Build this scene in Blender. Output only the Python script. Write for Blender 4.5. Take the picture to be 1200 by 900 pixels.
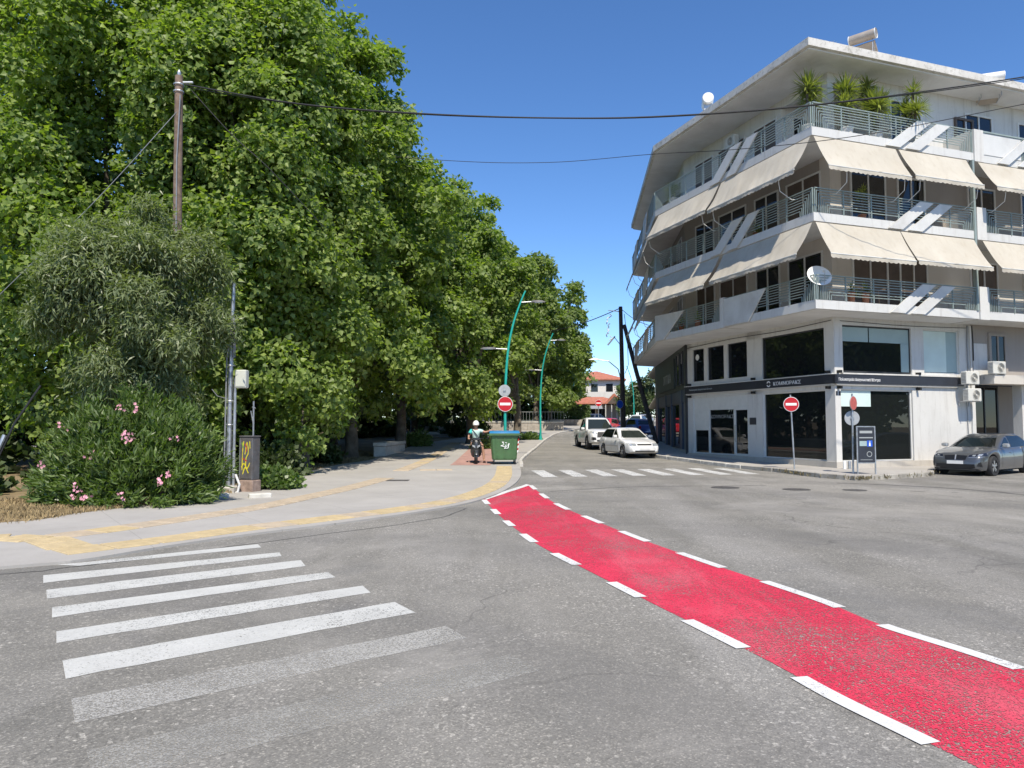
import bpy, bmesh, math, random
import numpy as np
from mathutils import Vector, Matrix, Euler

# ------------------------------------------------------------------ scene, camera, sky, sun
for o in list(bpy.data.objects):
    bpy.data.objects.remove(o)
scene = bpy.context.scene
COL = scene.collection
R = math.radians

CAM_H = 1.7
cam_data = bpy.data.cameras.new('camera')
cam = bpy.data.objects.new('camera', cam_data)
COL.objects.link(cam)
cam.location = (0, 0, CAM_H)
cam.rotation_euler = (R(90) + math.atan(49 / 860), 0, 0)
cam_data.sensor_width = 36
cam_data.lens = 25.8
cam_data.clip_start = 0.05
cam_data.clip_end = 3000
scene.camera = cam

SUN_EL, SUN_AZ = 55.0, 172.0           # azimuth measured clockwise from +Y (the view direction)
world = bpy.data.worlds.new('World')
scene.world = world
world.use_nodes = True
wn, wl = world.node_tree.nodes, world.node_tree.links
for n in list(wn): wn.remove(n)
sky_tex = wn.new('ShaderNodeTexSky')
sky_tex.sky_type = 'NISHITA'
sky_tex.sun_disc = False
sky_tex.sun_elevation = R(SUN_EL)
sky_tex.sun_rotation = R(SUN_AZ)
sky_tex.altitude = 0
sky_tex.air_density = 0.75
sky_tex.dust_density = 0.0
sky_tex.ozone_density = 3.5
bg = wn.new('ShaderNodeBackground')
bg.inputs['Strength'].default_value = 0.15
wo = wn.new('ShaderNodeOutputWorld')
hs = wn.new('ShaderNodeHueSaturation'); hs.inputs['Saturation'].default_value = 1.16; hs.inputs['Hue'].default_value = 0.503
wl.new(sky_tex.outputs[0], hs.inputs['Color']); wl.new(hs.outputs[0], bg.inputs[0])
wl.new(bg.outputs[0], wo.inputs[0])

sun_data = bpy.data.lights.new('sun', 'SUN')
sun_data.energy = 4.3
sun_data.angle = R(0.53)
sun_data.color = (1.0, 0.915, 0.775)
sun = bpy.data.objects.new('sun', sun_data)
COL.objects.link(sun)
sv = Vector((math.cos(R(SUN_EL)) * math.sin(R(SUN_AZ)), math.cos(R(SUN_EL)) * math.cos(R(SUN_AZ)), math.sin(R(SUN_EL))))
sun.rotation_euler = sv.to_track_quat('Z', 'Y').to_euler()
sun.location = sv * 60

scene.render.engine = 'CYCLES'
scene.view_settings.view_transform = 'Standard'
scene.view_settings.look = 'None'
scene.view_settings.exposure = 0.50
scene.view_settings.gamma = 1.0
scene.view_settings.use_curve_mapping = False

rnd = random.Random(7)
rng = np.random.default_rng(11)

def gz(y):
    """height of the ground: level near the crossing, rising gently up the street"""
    y = min(y, 150.0)
    return 0.014 * ((y - 30) + math.sqrt((y - 30) ** 2 + 16))

# ------------------------------------------------------------------ materials
class NT:
    def __init__(self, name):
        self.m = bpy.data.materials.new(name)
        self.m.use_nodes = True
        self.t = self.m.node_tree
        self.N, self.L = self.t.nodes, self.t.links
        self.bsdf = self.N['Principled BSDF']
        self.out = self.N['Material Output']
    def node(self, typ, **kw):
        n = self.N.new(typ)
        for k, v in kw.items(): setattr(n, k, v)
        return n
    def link(self, a, b): self.L.new(a, b)
    def coord(self, kind='Object'):
        n = self.node('ShaderNodeTexCoord'); return n.outputs[kind]
    def pos(self):
        return self.node('ShaderNodeNewGeometry').outputs['Position']
    def noise(self, vec, scale, detail=4, rough=0.55, dist=0.0):
        n = self.node('ShaderNodeTexNoise')
        n.inputs['Scale'].default_value = scale; n.inputs['Detail'].default_value = detail
        n.inputs['Roughness'].default_value = rough; n.inputs['Distortion'].default_value = dist
        self.link(vec, n.inputs['Vector']); return n.outputs['Fac']
    def voronoi(self, vec, scale, feature='F1', out='Distance'):
        n = self.node('ShaderNodeTexVoronoi', feature=feature)
        n.inputs['Scale'].default_value = scale
        self.link(vec, n.inputs['Vector']); return n.outputs[out]
    def ramp(self, fac, stops, interp='LINEAR'):
        n = self.node('ShaderNodeValToRGB'); n.color_ramp.interpolation = interp
        e = n.color_ramp.elements
        while len(e) < len(stops): e.new(0.5)
        for el, (p, c) in zip(e, stops):
            el.position = p
            if isinstance(c, (int, float)): c = (c, c, c)
            el.color = (*c[:3], 1)
        self.link(fac, n.inputs['Fac']); return n.outputs['Color']
    def mix(self, fac, a, b, blend='MIX'):
        n = self.node('ShaderNodeMix', data_type='RGBA', blend_type=blend)
        if isinstance(fac, (int, float)): n.inputs[0].default_value = fac
        else: self.link(fac, n.inputs[0])
        for i, v in ((6, a), (7, b)):
            if isinstance(v, (tuple, list)): n.inputs[i].default_value = (*v[:3], 1)
            else: self.link(v, n.inputs[i])
        return n.outputs[2]
    def math(self, op, a, b=0.0):
        n = self.node('ShaderNodeMath', operation=op)
        for i, v in ((0, a), (1, b)):
            if isinstance(v, (int, float)): n.inputs[i].default_value = v
            else: self.link(v, n.inputs[i])
        return n.outputs[0]
    def bump(self, h, strength=0.3, dist=0.01):
        n = self.node('ShaderNodeBump')
        n.inputs['Strength'].default_value = strength; n.inputs['Distance'].default_value = dist
        self.link(h, n.inputs['Height']); self.link(n.outputs[0], self.bsdf.inputs['Normal']); return n.outputs[0]
    def base(self, c):
        if isinstance(c, (tuple, list)): self.bsdf.inputs['Base Color'].default_value = (*c[:3], 1)
        else: self.link(c, self.bsdf.inputs['Base Color'])
    def set(self, **kw):
        for k, v in kw.items():
            i = self.bsdf.inputs[k.replace('_', ' ')]
            if isinstance(v, (int, float, tuple)): i.default_value = v
            else: self.link(v, i)
        return self

MAT = {}
def plain(name, col, rough=0.6, metal=0.0, var=0.12, scale=3.0, coat=0.0, bump=0.0, spec=0.5, dirt=None):
    t = NT(name)
    p = t.pos()
    n = t.noise(p, scale, 5, 0.6)
    lo = tuple(c * (1 - var) for c in col); hi = tuple(min(1, c * (1 + var)) for c in col)
    c = t.ramp(n, [(0.3, lo), (0.7, hi)])
    if dirt:
        d = t.ramp(t.noise(p, scale * 0.35, 6, 0.7, 0.6), [(0.48, 0.0), (0.75, dirt[1])])
        c = t.mix(d, c, dirt[0])
    t.base(c)
    t.set(Roughness=rough, Metallic=metal)
    t.bsdf.inputs['Coat Weight'].default_value = coat
    t.bsdf.inputs['Specular IOR Level'].default_value = spec
    if bump: t.bump(t.noise(p, scale * 14, 3), bump, 0.01)
    MAT[name] = t.m
    return t.m

def asphalt():
    t = NT('asphalt')
    p = t.pos()
    big = t.noise(p, 0.16, 5, 0.6, 0.4)
    mid = t.noise(p, 1.3, 5, 0.65)
    base = t.ramp(big, [(0.30, (0.152, 0.146, 0.130)), (0.5, (0.225, 0.214, 0.190)), (0.70, (0.305, 0.288, 0.256))])
    c = t.mix(0.35, base, t.ramp(mid, [(0.35, (0.170, 0.163, 0.146)), (0.7, (0.295, 0.280, 0.250))]))
    # stretched wear tracks
    mp = t.node('ShaderNodeMapping'); mp.inputs['Scale'].default_value = (0.5, 0.07, 1); mp.inputs['Rotation'].default_value = (0, 0, R(-38))
    t.link(p, mp.inputs[0])
    tr = t.ramp(t.noise(mp.outputs[0], 1.6, 4, 0.6, 0.3), [(0.45, 0.0), (0.72, 0.45)])
    c = t.mix(tr, c, (0.36, 0.345, 0.325))
    # oily dark patches
    c = t.mix(t.ramp(t.noise(p, 0.45, 4, 0.6, 0.8), [(0.58, 0.0), (0.72, 0.55)]), c, (0.15, 0.148, 0.144))
    # stone chips
    v1 = t.voronoi(p, 105, 'F1', 'Color'); v1s = t.node('ShaderNodeSeparateColor'); t.link(v1, v1s.inputs[0])
    chip = t.ramp(v1s.outputs[0], [(0.0, (0.74, 0.74, 0.74)), (0.55, (0.97, 0.97, 0.97)), (0.88, (1.06, 1.06, 1.05)), (0.96, (1.55, 1.53, 1.50))])
    c = t.mix(1.0, c, chip, 'MULTIPLY')
    v2 = t.voronoi(p, 46, 'F1', 'Color'); v2s = t.node('ShaderNodeSeparateColor'); t.link(v2, v2s.inputs[0])
    chip2 = t.ramp(v2s.outputs[1], [(0.0, 0.74), (0.5, 0.98), (0.93, 1.04), (0.98, 1.8)])
    c = t.mix(t.ramp(t.noise(p, 0.8, 3), [(0.4, 0.2), (0.6, 0.9)]), c, t.mix(1.0, c, chip2, 'MULTIPLY'))
    # dark tyre tracks in sweeping curves, pale worn areas, grit
    wv = t.node('ShaderNodeTexWave', wave_type='RINGS', rings_direction='Z'); wv.inputs['Scale'].default_value = 0.085; wv.inputs['Distortion'].default_value = 1.6; wv.inputs['Detail'].default_value = 3; wv.inputs['Detail Scale'].default_value = 0.6
    mp3 = t.node('ShaderNodeMapping'); mp3.inputs['Location'].default_value = (9.0, 4.0, 0); t.link(p, mp3.inputs[0]); t.link(mp3.outputs[0], wv.inputs['Vector'])
    c = t.mix(t.math('MULTIPLY', t.ramp(wv.outputs['Fac'], [(0.60, 0.0), (0.85, 0.38)]), t.ramp(t.noise(p, 0.3, 3), [(0.35, 0.2), (0.65, 1.0)])), c, (0.125, 0.121, 0.115))
    c = t.mix(t.ramp(t.noise(p, 0.21, 6, 0.7, 1.2), [(0.54, 0.0), (0.66, 0.5)]), c, (0.34, 0.322, 0.292))
    # fine cracks
    mp2 = t.node('ShaderNodeVectorMath', operation='ADD')
    nz = t.node('ShaderNodeTexNoise'); nz.inputs['Scale'].default_value = 1.1; t.link(p, nz.inputs['Vector'])
    t.link(p, mp2.inputs[0]); t.link(nz.outputs['Color'], mp2.inputs[1])
    cr = t.voronoi(mp2.outputs[0], 0.33, 'DISTANCE_TO_EDGE')
    crm = t.math('MULTIPLY', t.ramp(cr, [(0.0, 1.0), (0.0060, 0.0)]), t.ramp(t.noise(p, 0.25, 2), [(0.49, 0.0), (0.60, 0.55)]))
    c = t.mix(crm, c, (0.05, 0.048, 0.045))
    t.base(c); t.set(Roughness=0.82)
    t.bsdf.inputs['Specular IOR Level'].default_value = 0.35
    t.bump(t.math('ADD', t.voronoi(p, 105), t.noise(p, 60, 3)), 0.45, 0.006)
    MAT['asphalt'] = t.m

def paint(name, col, wear_lo, wear_hi, scale=26.0, big=0.9, edge=0.12):
    """road paint: worn through to the asphalt below where the mask says so"""
    t = NT(name)
    p = t.pos()
    v = t.voronoi(p, 105, 'F1', 'Color'); vs = t.node('ShaderNodeSeparateColor'); t.link(v, vs.inputs[0])
    n = t.noise(p, scale, 4, 0.7)
    b = t.noise(p, big, 5, 0.65, 0.5)
    f = t.math('ADD', t.math('MULTIPLY', n, 0.5), t.math('ADD', t.math('MULTIPLY', b, 0.6), t.math('MULTIPLY', vs.outputs[0], 0.35)))
    mask = t.ramp(f, [(wear_lo, 1.0), (wear_hi, 0.0)])
    c = t.ramp(t.noise(p, 2.2, 5), [(0.3, tuple(x * 0.86 for x in col)), (0.7, col)])
    c = t.mix(t.ramp(t.noise(p, 45, 2), [(0.35, 0.25), (0.6, 0.0)]), c, tuple(x * 0.55 for x in col))
    mpd = t.node('ShaderNodeMapping'); mpd.inputs['Scale'].default_value = (1.0, 0.22, 1); mpd.inputs['Rotation'].default_value = (0, 0, R(-62)); t.link(p, mpd.inputs[0])
    c = t.mix(t.ramp(t.noise(mpd.outputs[0], 1.1, 5, 0.65, 0.6), [(0.52, 0.0), (0.76, 0.33)]), c, tuple(0.30 + x * 0.25 for x in col))
    c = t.mix(t.ramp(t.noise(p, 3.3, 5, 0.7), [(0.56, 0.0), (0.74, 0.25)]), c, tuple(x * 0.7 + 0.08 for x in col))
    t.base(c); t.set(Roughness=0.7)
    t.bsdf.inputs['Specular IOR Level'].default_value = 0.3
    t.bump(t.voronoi(p, 105), 0.25, 0.005)
    tr = t.node('ShaderNodeBsdfTransparent'); mx = t.node('ShaderNodeMixShader')
    t.link(mask, mx.inputs[0]); t.link(tr.outputs[0], mx.inputs[1]); t.link(t.bsdf.outputs[0], mx.inputs[2])
    t.link(mx.outputs[0], t.out.inputs[0])
    MAT[name] = t.m

def leafmat(name, dark, mid, light, trans=0.35, rough=0.42, spec=0.5):
    t = NT(name)
    g = t.node('ShaderNodeNewGeometry')
    r = g.outputs['Random Per Island']
    c = t.ramp(r, [(0.0, dark), (0.42, mid), (0.92, light)])
    n = t.noise(g.outputs['Position'], 0.55, 3)
    c = t.mix(t.ramp(n, [(0.35, 0.0), (0.7, 0.5)]), c, light)
    back = t.mix(g.outputs['Backfacing'], c, t.mix(0.35, c, (0.16, 0.19, 0.10)))
    t.base(back); t.set(Roughness=rough); t.bsdf.inputs['Specular IOR Level'].default_value = spec
    tl = t.node('ShaderNodeBsdfTranslucent')
    t.link(t.mix(1.0, c, (1.5, 1.7, 0.55), 'MULTIPLY'), tl.inputs[0])
    mx = t.node('ShaderNodeMixShader'); mx.inputs[0].default_value = trans
    t.link(t.bsdf.outputs[0], mx.inputs[1]); t.link(tl.outputs[0], mx.inputs[2]); t.link(mx.outputs[0], t.out.inputs[0])
    MAT[name] = t.m

def glassmat(name, tint=(0.55, 0.6, 0.6), body=(0.01, 0.012, 0.014), solid=0.35, rough=0.01):
    t = NT(name)
    t.base(body); t.set(Roughness=rough)
    t.bsdf.inputs['IOR'].default_value = 1.52
    tr = t.node('ShaderNodeBsdfTransparent'); tr.inputs[0].default_value = (*tint, 1)
    gl = t.node('ShaderNodeBsdfGlossy'); gl.inputs['Roughness'].default_value = rough
    fr = t.node('ShaderNodeFresnel'); fr.inputs[0].default_value = 1.55
    m1 = t.node('ShaderNodeMixShader'); t.link(fr.outputs[0], m1.inputs[0]); t.link(tr.outputs[0], m1.inputs[1]); t.link(gl.outputs[0], m1.inputs[2])
    m2 = t.node('ShaderNodeMixShader'); m2.inputs[0].default_value = solid
    t.link(m1.outputs[0], m2.inputs[1]); t.link(t.bsdf.outputs[0], m2.inputs[2]); t.link(m2.outputs[0], t.out.inputs[0])
    p = t.pos()
    MAT[name] = t.m

def wallpaint(name, col, stain=(0.28, 0.255, 0.22), amt=0.55, rough=0.75):
    t = NT(name)
    p = t.pos()
    c = t.ramp(t.noise(p, 1.1, 5, 0.6), [(0.3, tuple(x * 0.93 for x in col)), (0.7, col)])
    mp = t.node('ShaderNodeMapping'); mp.inputs['Scale'].default_value = (3.0, 3.0, 0.25); t.link(p, mp.inputs[0])
    st = t.ramp(t.noise(mp.outputs[0], 1.5, 6, 0.7), [(0.52, 0.0), (0.8, amt)])
    c = t.mix(st, c, stain)
    c = t.mix(t.ramp(t.noise(p, 9, 5, 0.7), [(0.55, 0.0), (0.8, amt * 0.4)]), c, stain)
    t.base(c); t.set(Roughness=rough); t.bsdf.inputs['Specular IOR Level'].default_value = 0.3
    t.bump(t.noise(p, 70, 3), 0.12, 0.004)
    MAT[name] = t.m

def weathered_edge():
    t = NT('eave_concrete')
    p = t.pos()
    c = t.ramp(t.noise(p, 1.4, 5), [(0.3, (0.52, 0.5, 0.46)), (0.7, (0.66, 0.64, 0.6))])
    c = t.mix(t.ramp(t.noise(p, 5, 7, 0.75, 0.6), [(0.5, 0.0), (0.68, 0.75)]), c, (0.22, 0.21, 0.17))
    t.base(c); t.set(Roughness=0.85); t.bump(t.noise(p, 40, 4), 0.3, 0.01)
    MAT['eave_concrete'] = t.m

asphalt()
paint('paint_white', (0.56, 0.56, 0.53), 0.86, 0.98)
paint('paint_dash', (0.72, 0.72, 0.70), 0.86, 1.0)
paint('paint_worn', (0.42, 0.41, 0.38), 0.66, 0.92, 75, 1.2)
paint('paint_ghost', (0.36, 0.35, 0.32), 0.56, 0.90, 75, 1.2)
paint('paint_far', (0.72, 0.72, 0.70), 0.70, 0.95, 20, 1.4)
paint('paint_red', (0.68, 0.042, 0.088), 0.77, 0.89, 40, 0.55)
plain('seam_tar', (0.055, 0.054, 0.052), 0.7, var=0.3, scale=9)
plain('cast_iron', (0.15, 0.14, 0.13), 0.55, 0.6, var=0.3, scale=20, bump=0.4)

def pavement_mat():
    t = NT('pavement_concrete')
    p = t.pos()
    c = t.ramp(t.noise(p, 0.5, 5, 0.6), [(0.3, (0.34, 0.322, 0.298)), (0.7, (0.42, 0.40, 0.37))])
    c = t.mix(t.ramp(t.noise(p, 3.0, 6, 0.75, 0.5), [(0.5, 0.0), (0.75, 0.35)]), c, (0.27, 0.25, 0.23))
    c = t.mix(t.ramp(t.noise(p, 60, 3), [(0.3, 0.25), (0.55, 0.0)]), c, (0.28, 0.27, 0.25))
    br = t.node('ShaderNodeTexBrick'); br.offset = 0.0
    mp = t.node('ShaderNodeMapping'); mp.inputs['Rotation'].default_value = (0, 0, R(-36)); t.link(p, mp.inputs[0])
    t.link(mp.outputs[0], br.inputs['Vector'])
    br.inputs['Scale'].default_value = 1.0; br.inputs['Mortar Size'].default_value = 0.006
    br.inputs['Brick Width'].default_value = 2.0; br.inputs['Row Height'].default_value = 2.0
    c = t.mix(t.math('MULTIPLY', br.outputs['Fac'], 0.55), c, (0.2, 0.19, 0.17))
    t.base(c); t.set(Roughness=0.85); t.bump(t.noise(p, 45, 4), 0.25, 0.005)
    MAT['pavement_concrete'] = t.m
pavement_mat()
plain('kerb_stone', (0.52, 0.50, 0.46), 0.85, var=0.2, scale=4, bump=0.3, dirt=((0.2, 0.18, 0.15), 0.6))
plain('weathered_kerb', (0.36, 0.34, 0.30), 0.9, var=0.3, scale=4, bump=0.4, dirt=((0.12, 0.10, 0.08), 0.7))
plain('tactile_yellow', (0.50, 0.395, 0.225), 0.8, var=0.16, scale=5, bump=0.3, dirt=((0.42, 0.34, 0.22), 0.6))
plain('tactile_faded', (0.46, 0.375, 0.27), 0.8, var=0.16, scale=4, bump=0.3, dirt=((0.45, 0.39, 0.31), 0.7))
plain('red_paver', (0.40, 0.235, 0.20), 0.85, var=0.2, scale=3, bump=0.3, dirt=((0.38, 0.28, 0.24), 0.6))

def soil_mat():
    t = NT('dry_soil'); p = t.pos()
    c = t.ramp(t.noise(p, 1.6, 6, 0.7), [(0.3, (0.13, 0.095, 0.055)), (0.55, (0.26, 0.19, 0.105)), (0.75, (0.34, 0.26, 0.15))])
    c = t.mix(t.ramp(t.noise(p, 0.35, 4), [(0.45, 0.0), (0.65, 0.6)]), c, (0.085, 0.085, 0.035))
    t.base(c); t.set(Roughness=0.95); t.bump(t.noise(p, 22, 5), 0.6, 0.03)
    MAT['dry_soil'] = t.m
soil_mat()
plain('dry_grass', (0.30, 0.225, 0.115), 0.9, var=0.35, scale=1.5)
plain('weed_green', (0.15, 0.125, 0.06), 0.8, var=0.5, scale=2.5)

leafmat('leaf_plane', (0.046, 0.094, 0.017), (0.126, 0.210, 0.037), (0.310, 0.395, 0.082), 0.40, 0.45, 0.3)
leafmat('leaf_plane_far', (0.054, 0.100, 0.021), (0.130, 0.198, 0.043), (0.272, 0.338, 0.084), 0.40, 0.5, 0.3)
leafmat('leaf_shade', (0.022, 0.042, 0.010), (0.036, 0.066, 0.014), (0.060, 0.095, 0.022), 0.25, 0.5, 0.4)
leafmat('leaf_olive', (0.078, 0.115, 0.044), (0.140, 0.188, 0.076), (0.24, 0.285, 0.135), 0.34, 0.42, 0.5)
leafmat('leaf_oleander', (0.045, 0.090, 0.020), (0.090, 0.160, 0.036), (0.165, 0.245, 0.06), 0.32, 0.4, 0.5)
leafmat('leaf_hedge', (0.06, 0.12, 0.03), (0.10, 0.17, 0.04), (0.15, 0.22, 0.06), 0.28, 0.5, 0.4)
leafmat('leaf_yucca', (0.09, 0.13, 0.025), (0.17, 0.22, 0.04), (0.30, 0.33, 0.08), 0.28, 0.4, 0.5)
plain('petal_pink', (0.74, 0.34, 0.42), 0.6, var=0.25, scale=6)
plain('bark_plane', (0.13, 0.11, 0.085), 0.9, var=0.45, scale=3, bump=0.6)
plain('bark_dark', (0.10, 0.08, 0.06), 0.9, var=0.4, scale=6, bump=0.6)

wallpaint('wall_white', (0.64, 0.63, 0.60))
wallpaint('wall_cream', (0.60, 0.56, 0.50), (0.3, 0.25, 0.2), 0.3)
wallpaint('wall_taupe', (0.33, 0.30, 0.27), (0.2, 0.17, 0.14), 0.3)  # taupe paint, darkened so its colour carries the shade of the balcony recesses
wallpaint('fascia_white', (0.62, 0.62, 0.60), (0.32, 0.30, 0.27), 0.55)
wallpaint('wall_far', (0.66, 0.63, 0.58), (0.3, 0.26, 0.22), 0.3)
wallpaint('plinth_concrete', (0.50, 0.47, 0.42), (0.25, 0.22, 0.18), 0.5)
weathered_edge()
plain('soffit', (0.70, 0.70, 0.69), 0.85, var=0.08, scale=1.2, dirt=((0.4, 0.37, 0.33), 0.4))
plain('rail_metal', (0.27, 0.325, 0.305), 0.5, 0.1, var=0.12, scale=5)
plain('panel_white', (0.62, 0.62, 0.60), 0.6, var=0.06, scale=2, dirt=((0.36, 0.33, 0.3), 0.5))
plain('slate_sign', (0.030, 0.034, 0.045), 0.45, var=0.15, scale=2)
plain('store_green', (0.035, 0.048, 0.046), 0.5, var=0.2, scale=2)
plain('store_blue', (0.045, 0.07, 0.11), 0.45, var=0.2, scale=2)
plain('store_grey', (0.20, 0.21, 0.21), 0.6, var=0.1, scale=2)
plain('frame_white', (0.66, 0.66, 0.63), 0.45, var=0.06, scale=3)
plain('frame_dark', (0.05, 0.052, 0.055), 0.4, 0.2, var=0.1, scale=3)
plain('blind_pale', (0.60, 0.72, 0.68), 0.5, var=0.05, scale=2)
plain('blind_teal', (0.33, 0.43, 0.43), 0.4, var=0.06, scale=2)
plain('shutter_brown', (0.10, 0.075, 0.06), 0.6, var=0.2, scale=3)
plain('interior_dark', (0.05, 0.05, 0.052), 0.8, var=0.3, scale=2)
plain('interior_floor', (0.16, 0.15, 0.14), 0.5, var=0.2, scale=2)
plain('interior_white', (0.5, 0.5, 0.48), 0.7)
plain('letter_white', (0.78, 0.78, 0.78), 0.5, var=0.03)
plain('letter_grey', (0.34, 0.36, 0.36), 0.5, var=0.03)
glassmat('shop_glass', (0.46, 0.50, 0.49), (0.030, 0.036, 0.036), 0.38)
glassmat('dark_glass', (0.2, 0.2, 0.2), (0.012, 0.014, 0.018), 0.8)
glassmat('car_glass', (0.35, 0.40, 0.38), (0.010, 0.014, 0.014), 0.55, 0.02)

def awning_mat():
    t = NT('awning_cloth'); p = t.pos()
    c = t.ramp(t.noise(p, 0.8, 5), [(0.3, (0.53, 0.485, 0.405)), (0.7, (0.61, 0.57, 0.49))])
    mp = t.node('ShaderNodeMapping'); mp.inputs['Scale'].default_value = (4, 4, 0.3); t.link(p, mp.inputs[0])
    c = t.mix(t.ramp(t.noise(mp.outputs[0], 1.2, 6, 0.7), [(0.5, 0.0), (0.8, 0.45)]), c, (0.40, 0.34, 0.25))
    t.base(c); t.set(Roughness=0.9); t.bsdf.inputs['Specular IOR Level'].default_value = 0.1
    tl = t.node('ShaderNodeBsdfTranslucent'); t.link(c, tl.inputs[0])
    mx = t.node('ShaderNodeMixShader'); mx.inputs[0].default_value = 0.18
    t.link(t.bsdf.outputs[0], mx.inputs[1]); t.link(tl.outputs[0], mx.inputs[2]); t.link(mx.outputs[0], t.out.inputs[0])
    MAT['awning_cloth'] = t.m
awning_mat()
plain('teal_paint', (0.015, 0.36, 0.30), 0.4, 0.0, var=0.1, scale=3, coat=0.2, dirt=((0.02, 0.2, 0.18), 0.4))
plain('galvanised', (0.42, 0.44, 0.46), 0.45, 0.7, var=0.25, scale=8)
plain('sign_grey', (0.42, 0.43, 0.43), 0.5, 0.4, var=0.12, scale=5)
plain('sign_red', (0.48, 0.008, 0.015), 0.35, var=0.05, scale=4)
plain('sign_red_faded', (0.46, 0.10, 0.08), 0.5, var=0.2, scale=9)
plain('sign_white', (0.80, 0.80, 0.78), 0.4, var=0.03)
plain('sign_blue', (0.02, 0.10, 0.55), 0.4, var=0.08)
plain('wood_pole', (0.19, 0.135, 0.10), 0.9, var=0.35, scale=6, bump=0.5, dirt=((0.10, 0.06, 0.045), 0.7))
plain('wood_dark', (0.060, 0.048, 0.042), 0.9, var=0.3, scale=6, bump=0.5)
plain('cable_black', (0.015, 0.015, 0.016), 0.6)
plain('cable_grey', (0.22, 0.23, 0.24), 0.5)
plain('porcelain', (0.65, 0.66, 0.66), 0.25)
plain('box_cream', (0.56, 0.57, 0.50), 0.5, var=0.06, dirt=((0.35, 0.34, 0.28), 0.4))
plain('cabinet_steel', (0.13, 0.13, 0.135), 0.55, 0.3, var=0.25, scale=5, dirt=((0.12, 0.08, 0.05), 0.5))
plain('cabinet_base', (0.30, 0.22, 0.18), 0.9, var=0.35, scale=7, bump=0.5)
plain('graffiti_yellow', (0.62, 0.55, 0.03), 0.6, var=0.25, scale=14)
plain('graffiti_red', (0.45, 0.05, 0.03), 0.6, var=0.25, scale=14)
plain('graffiti_green', (0.25, 0.45, 0.05), 0.6, var=0.25, scale=14)
plain('bin_green', (0.060, 0.135, 0.052), 0.5, var=0.15, scale=5, dirt=((0.09, 0.10, 0.06), 0.5))
plain('bin_blue', (0.02, 0.19, 0.42), 0.45, var=0.1, scale=4, dirt=((0.2, 0.25, 0.3), 0.4))
plain('rubber', (0.022, 0.022, 0.023), 0.8, var=0.2, scale=20)
plain('rim_alloy', (0.50, 0.51, 0.53), 0.3, 0.85, var=0.08)
plain('black_plastic', (0.010, 0.010, 0.011), 0.45)
plain('chrome', (0.62, 0.63, 0.65), 0.15, 1.0, var=0.02)
plain('car_white', (0.70, 0.70, 0.69), 0.3, 0.0, var=0.03, coat=0.7, dirt=((0.5, 0.47, 0.42), 0.3))
plain('car_grey', (0.085, 0.090, 0.097), 0.32, 0.35, var=0.04, coat=1.0)
plain('car_blue', (0.03, 0.06, 0.20), 0.35, 0.2, var=0.05, coat=0.8)
plain('car_red', (0.50, 0.03, 0.05), 0.35, 0.1, var=0.05, coat=0.8)
plain('car_silver', (0.45, 0.46, 0.47), 0.35, 0.5, var=0.04, coat=0.8)
plain('lamp_lens', (0.42, 0.45, 0.48), 0.12, 0.5, var=0.05)
plain('tail_red', (0.4, 0.02, 0.02), 0.2)
plain('plate_white', (0.70, 0.70, 0.69), 0.5, var=0.02)
plain('skin', (0.46, 0.26, 0.18), 0.55, var=0.06, scale=8)
plain('shirt_mint', (0.50, 0.68, 0.62), 0.85, var=0.08, scale=6)
plain('shirt_teal', (0.05, 0.48, 0.45), 0.85, var=0.08, scale=6)
plain('shorts_dark', (0.05, 0.055, 0.07), 0.85, var=0.15, scale=6)
plain('helmet_white', (0.80, 0.79, 0.76), 0.3, coat=0.6, var=0.03)
plain('visor_dark', (0.012, 0.013, 0.016), 0.1, var=0.02)
plain('shoe_dark', (0.06, 0.03, 0.03), 0.7)
plain('scooter_grey', (0.035, 0.037, 0.04), 0.35, 0.2, var=0.1, coat=0.5)
plain('bench_stone', (0.60, 0.58, 0.53), 0.85, var=0.12, scale=4, bump=0.3, dirt=((0.35, 0.33, 0.28), 0.5))
plain('roof_tile', (0.40, 0.145, 0.09), 0.8, var=0.25, scale=2.5)
plain('stone_wall', (0.34, 0.31, 0.27), 0.9, var=0.3, scale=2.5, bump=0.5)
plain('fence_grey', (0.33, 0.35, 0.35), 0.5, 0.4, var=0.1)
plain('tank_white', (0.74, 0.74, 0.72), 0.35, var=0.05, dirt=((0.5, 0.48, 0.44), 0.3))
plain('collector_dark', (0.02, 0.025, 0.04), 0.12, 0.1)
plain('heater_shell', (0.42, 0.36, 0.30), 0.5, 0.3, var=0.12)
plain('ac_white', (0.62, 0.61, 0.56), 0.5, var=0.05, dirt=((0.42, 0.39, 0.33), 0.5))
plain('ac_grille', (0.30, 0.29, 0.27), 0.5, var=0.1)
plain('pot_terracotta', (0.42, 0.17, 0.09), 0.85, var=0.15)
plain('pot_white', (0.66, 0.65, 0.62), 0.7, var=0.08)

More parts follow.
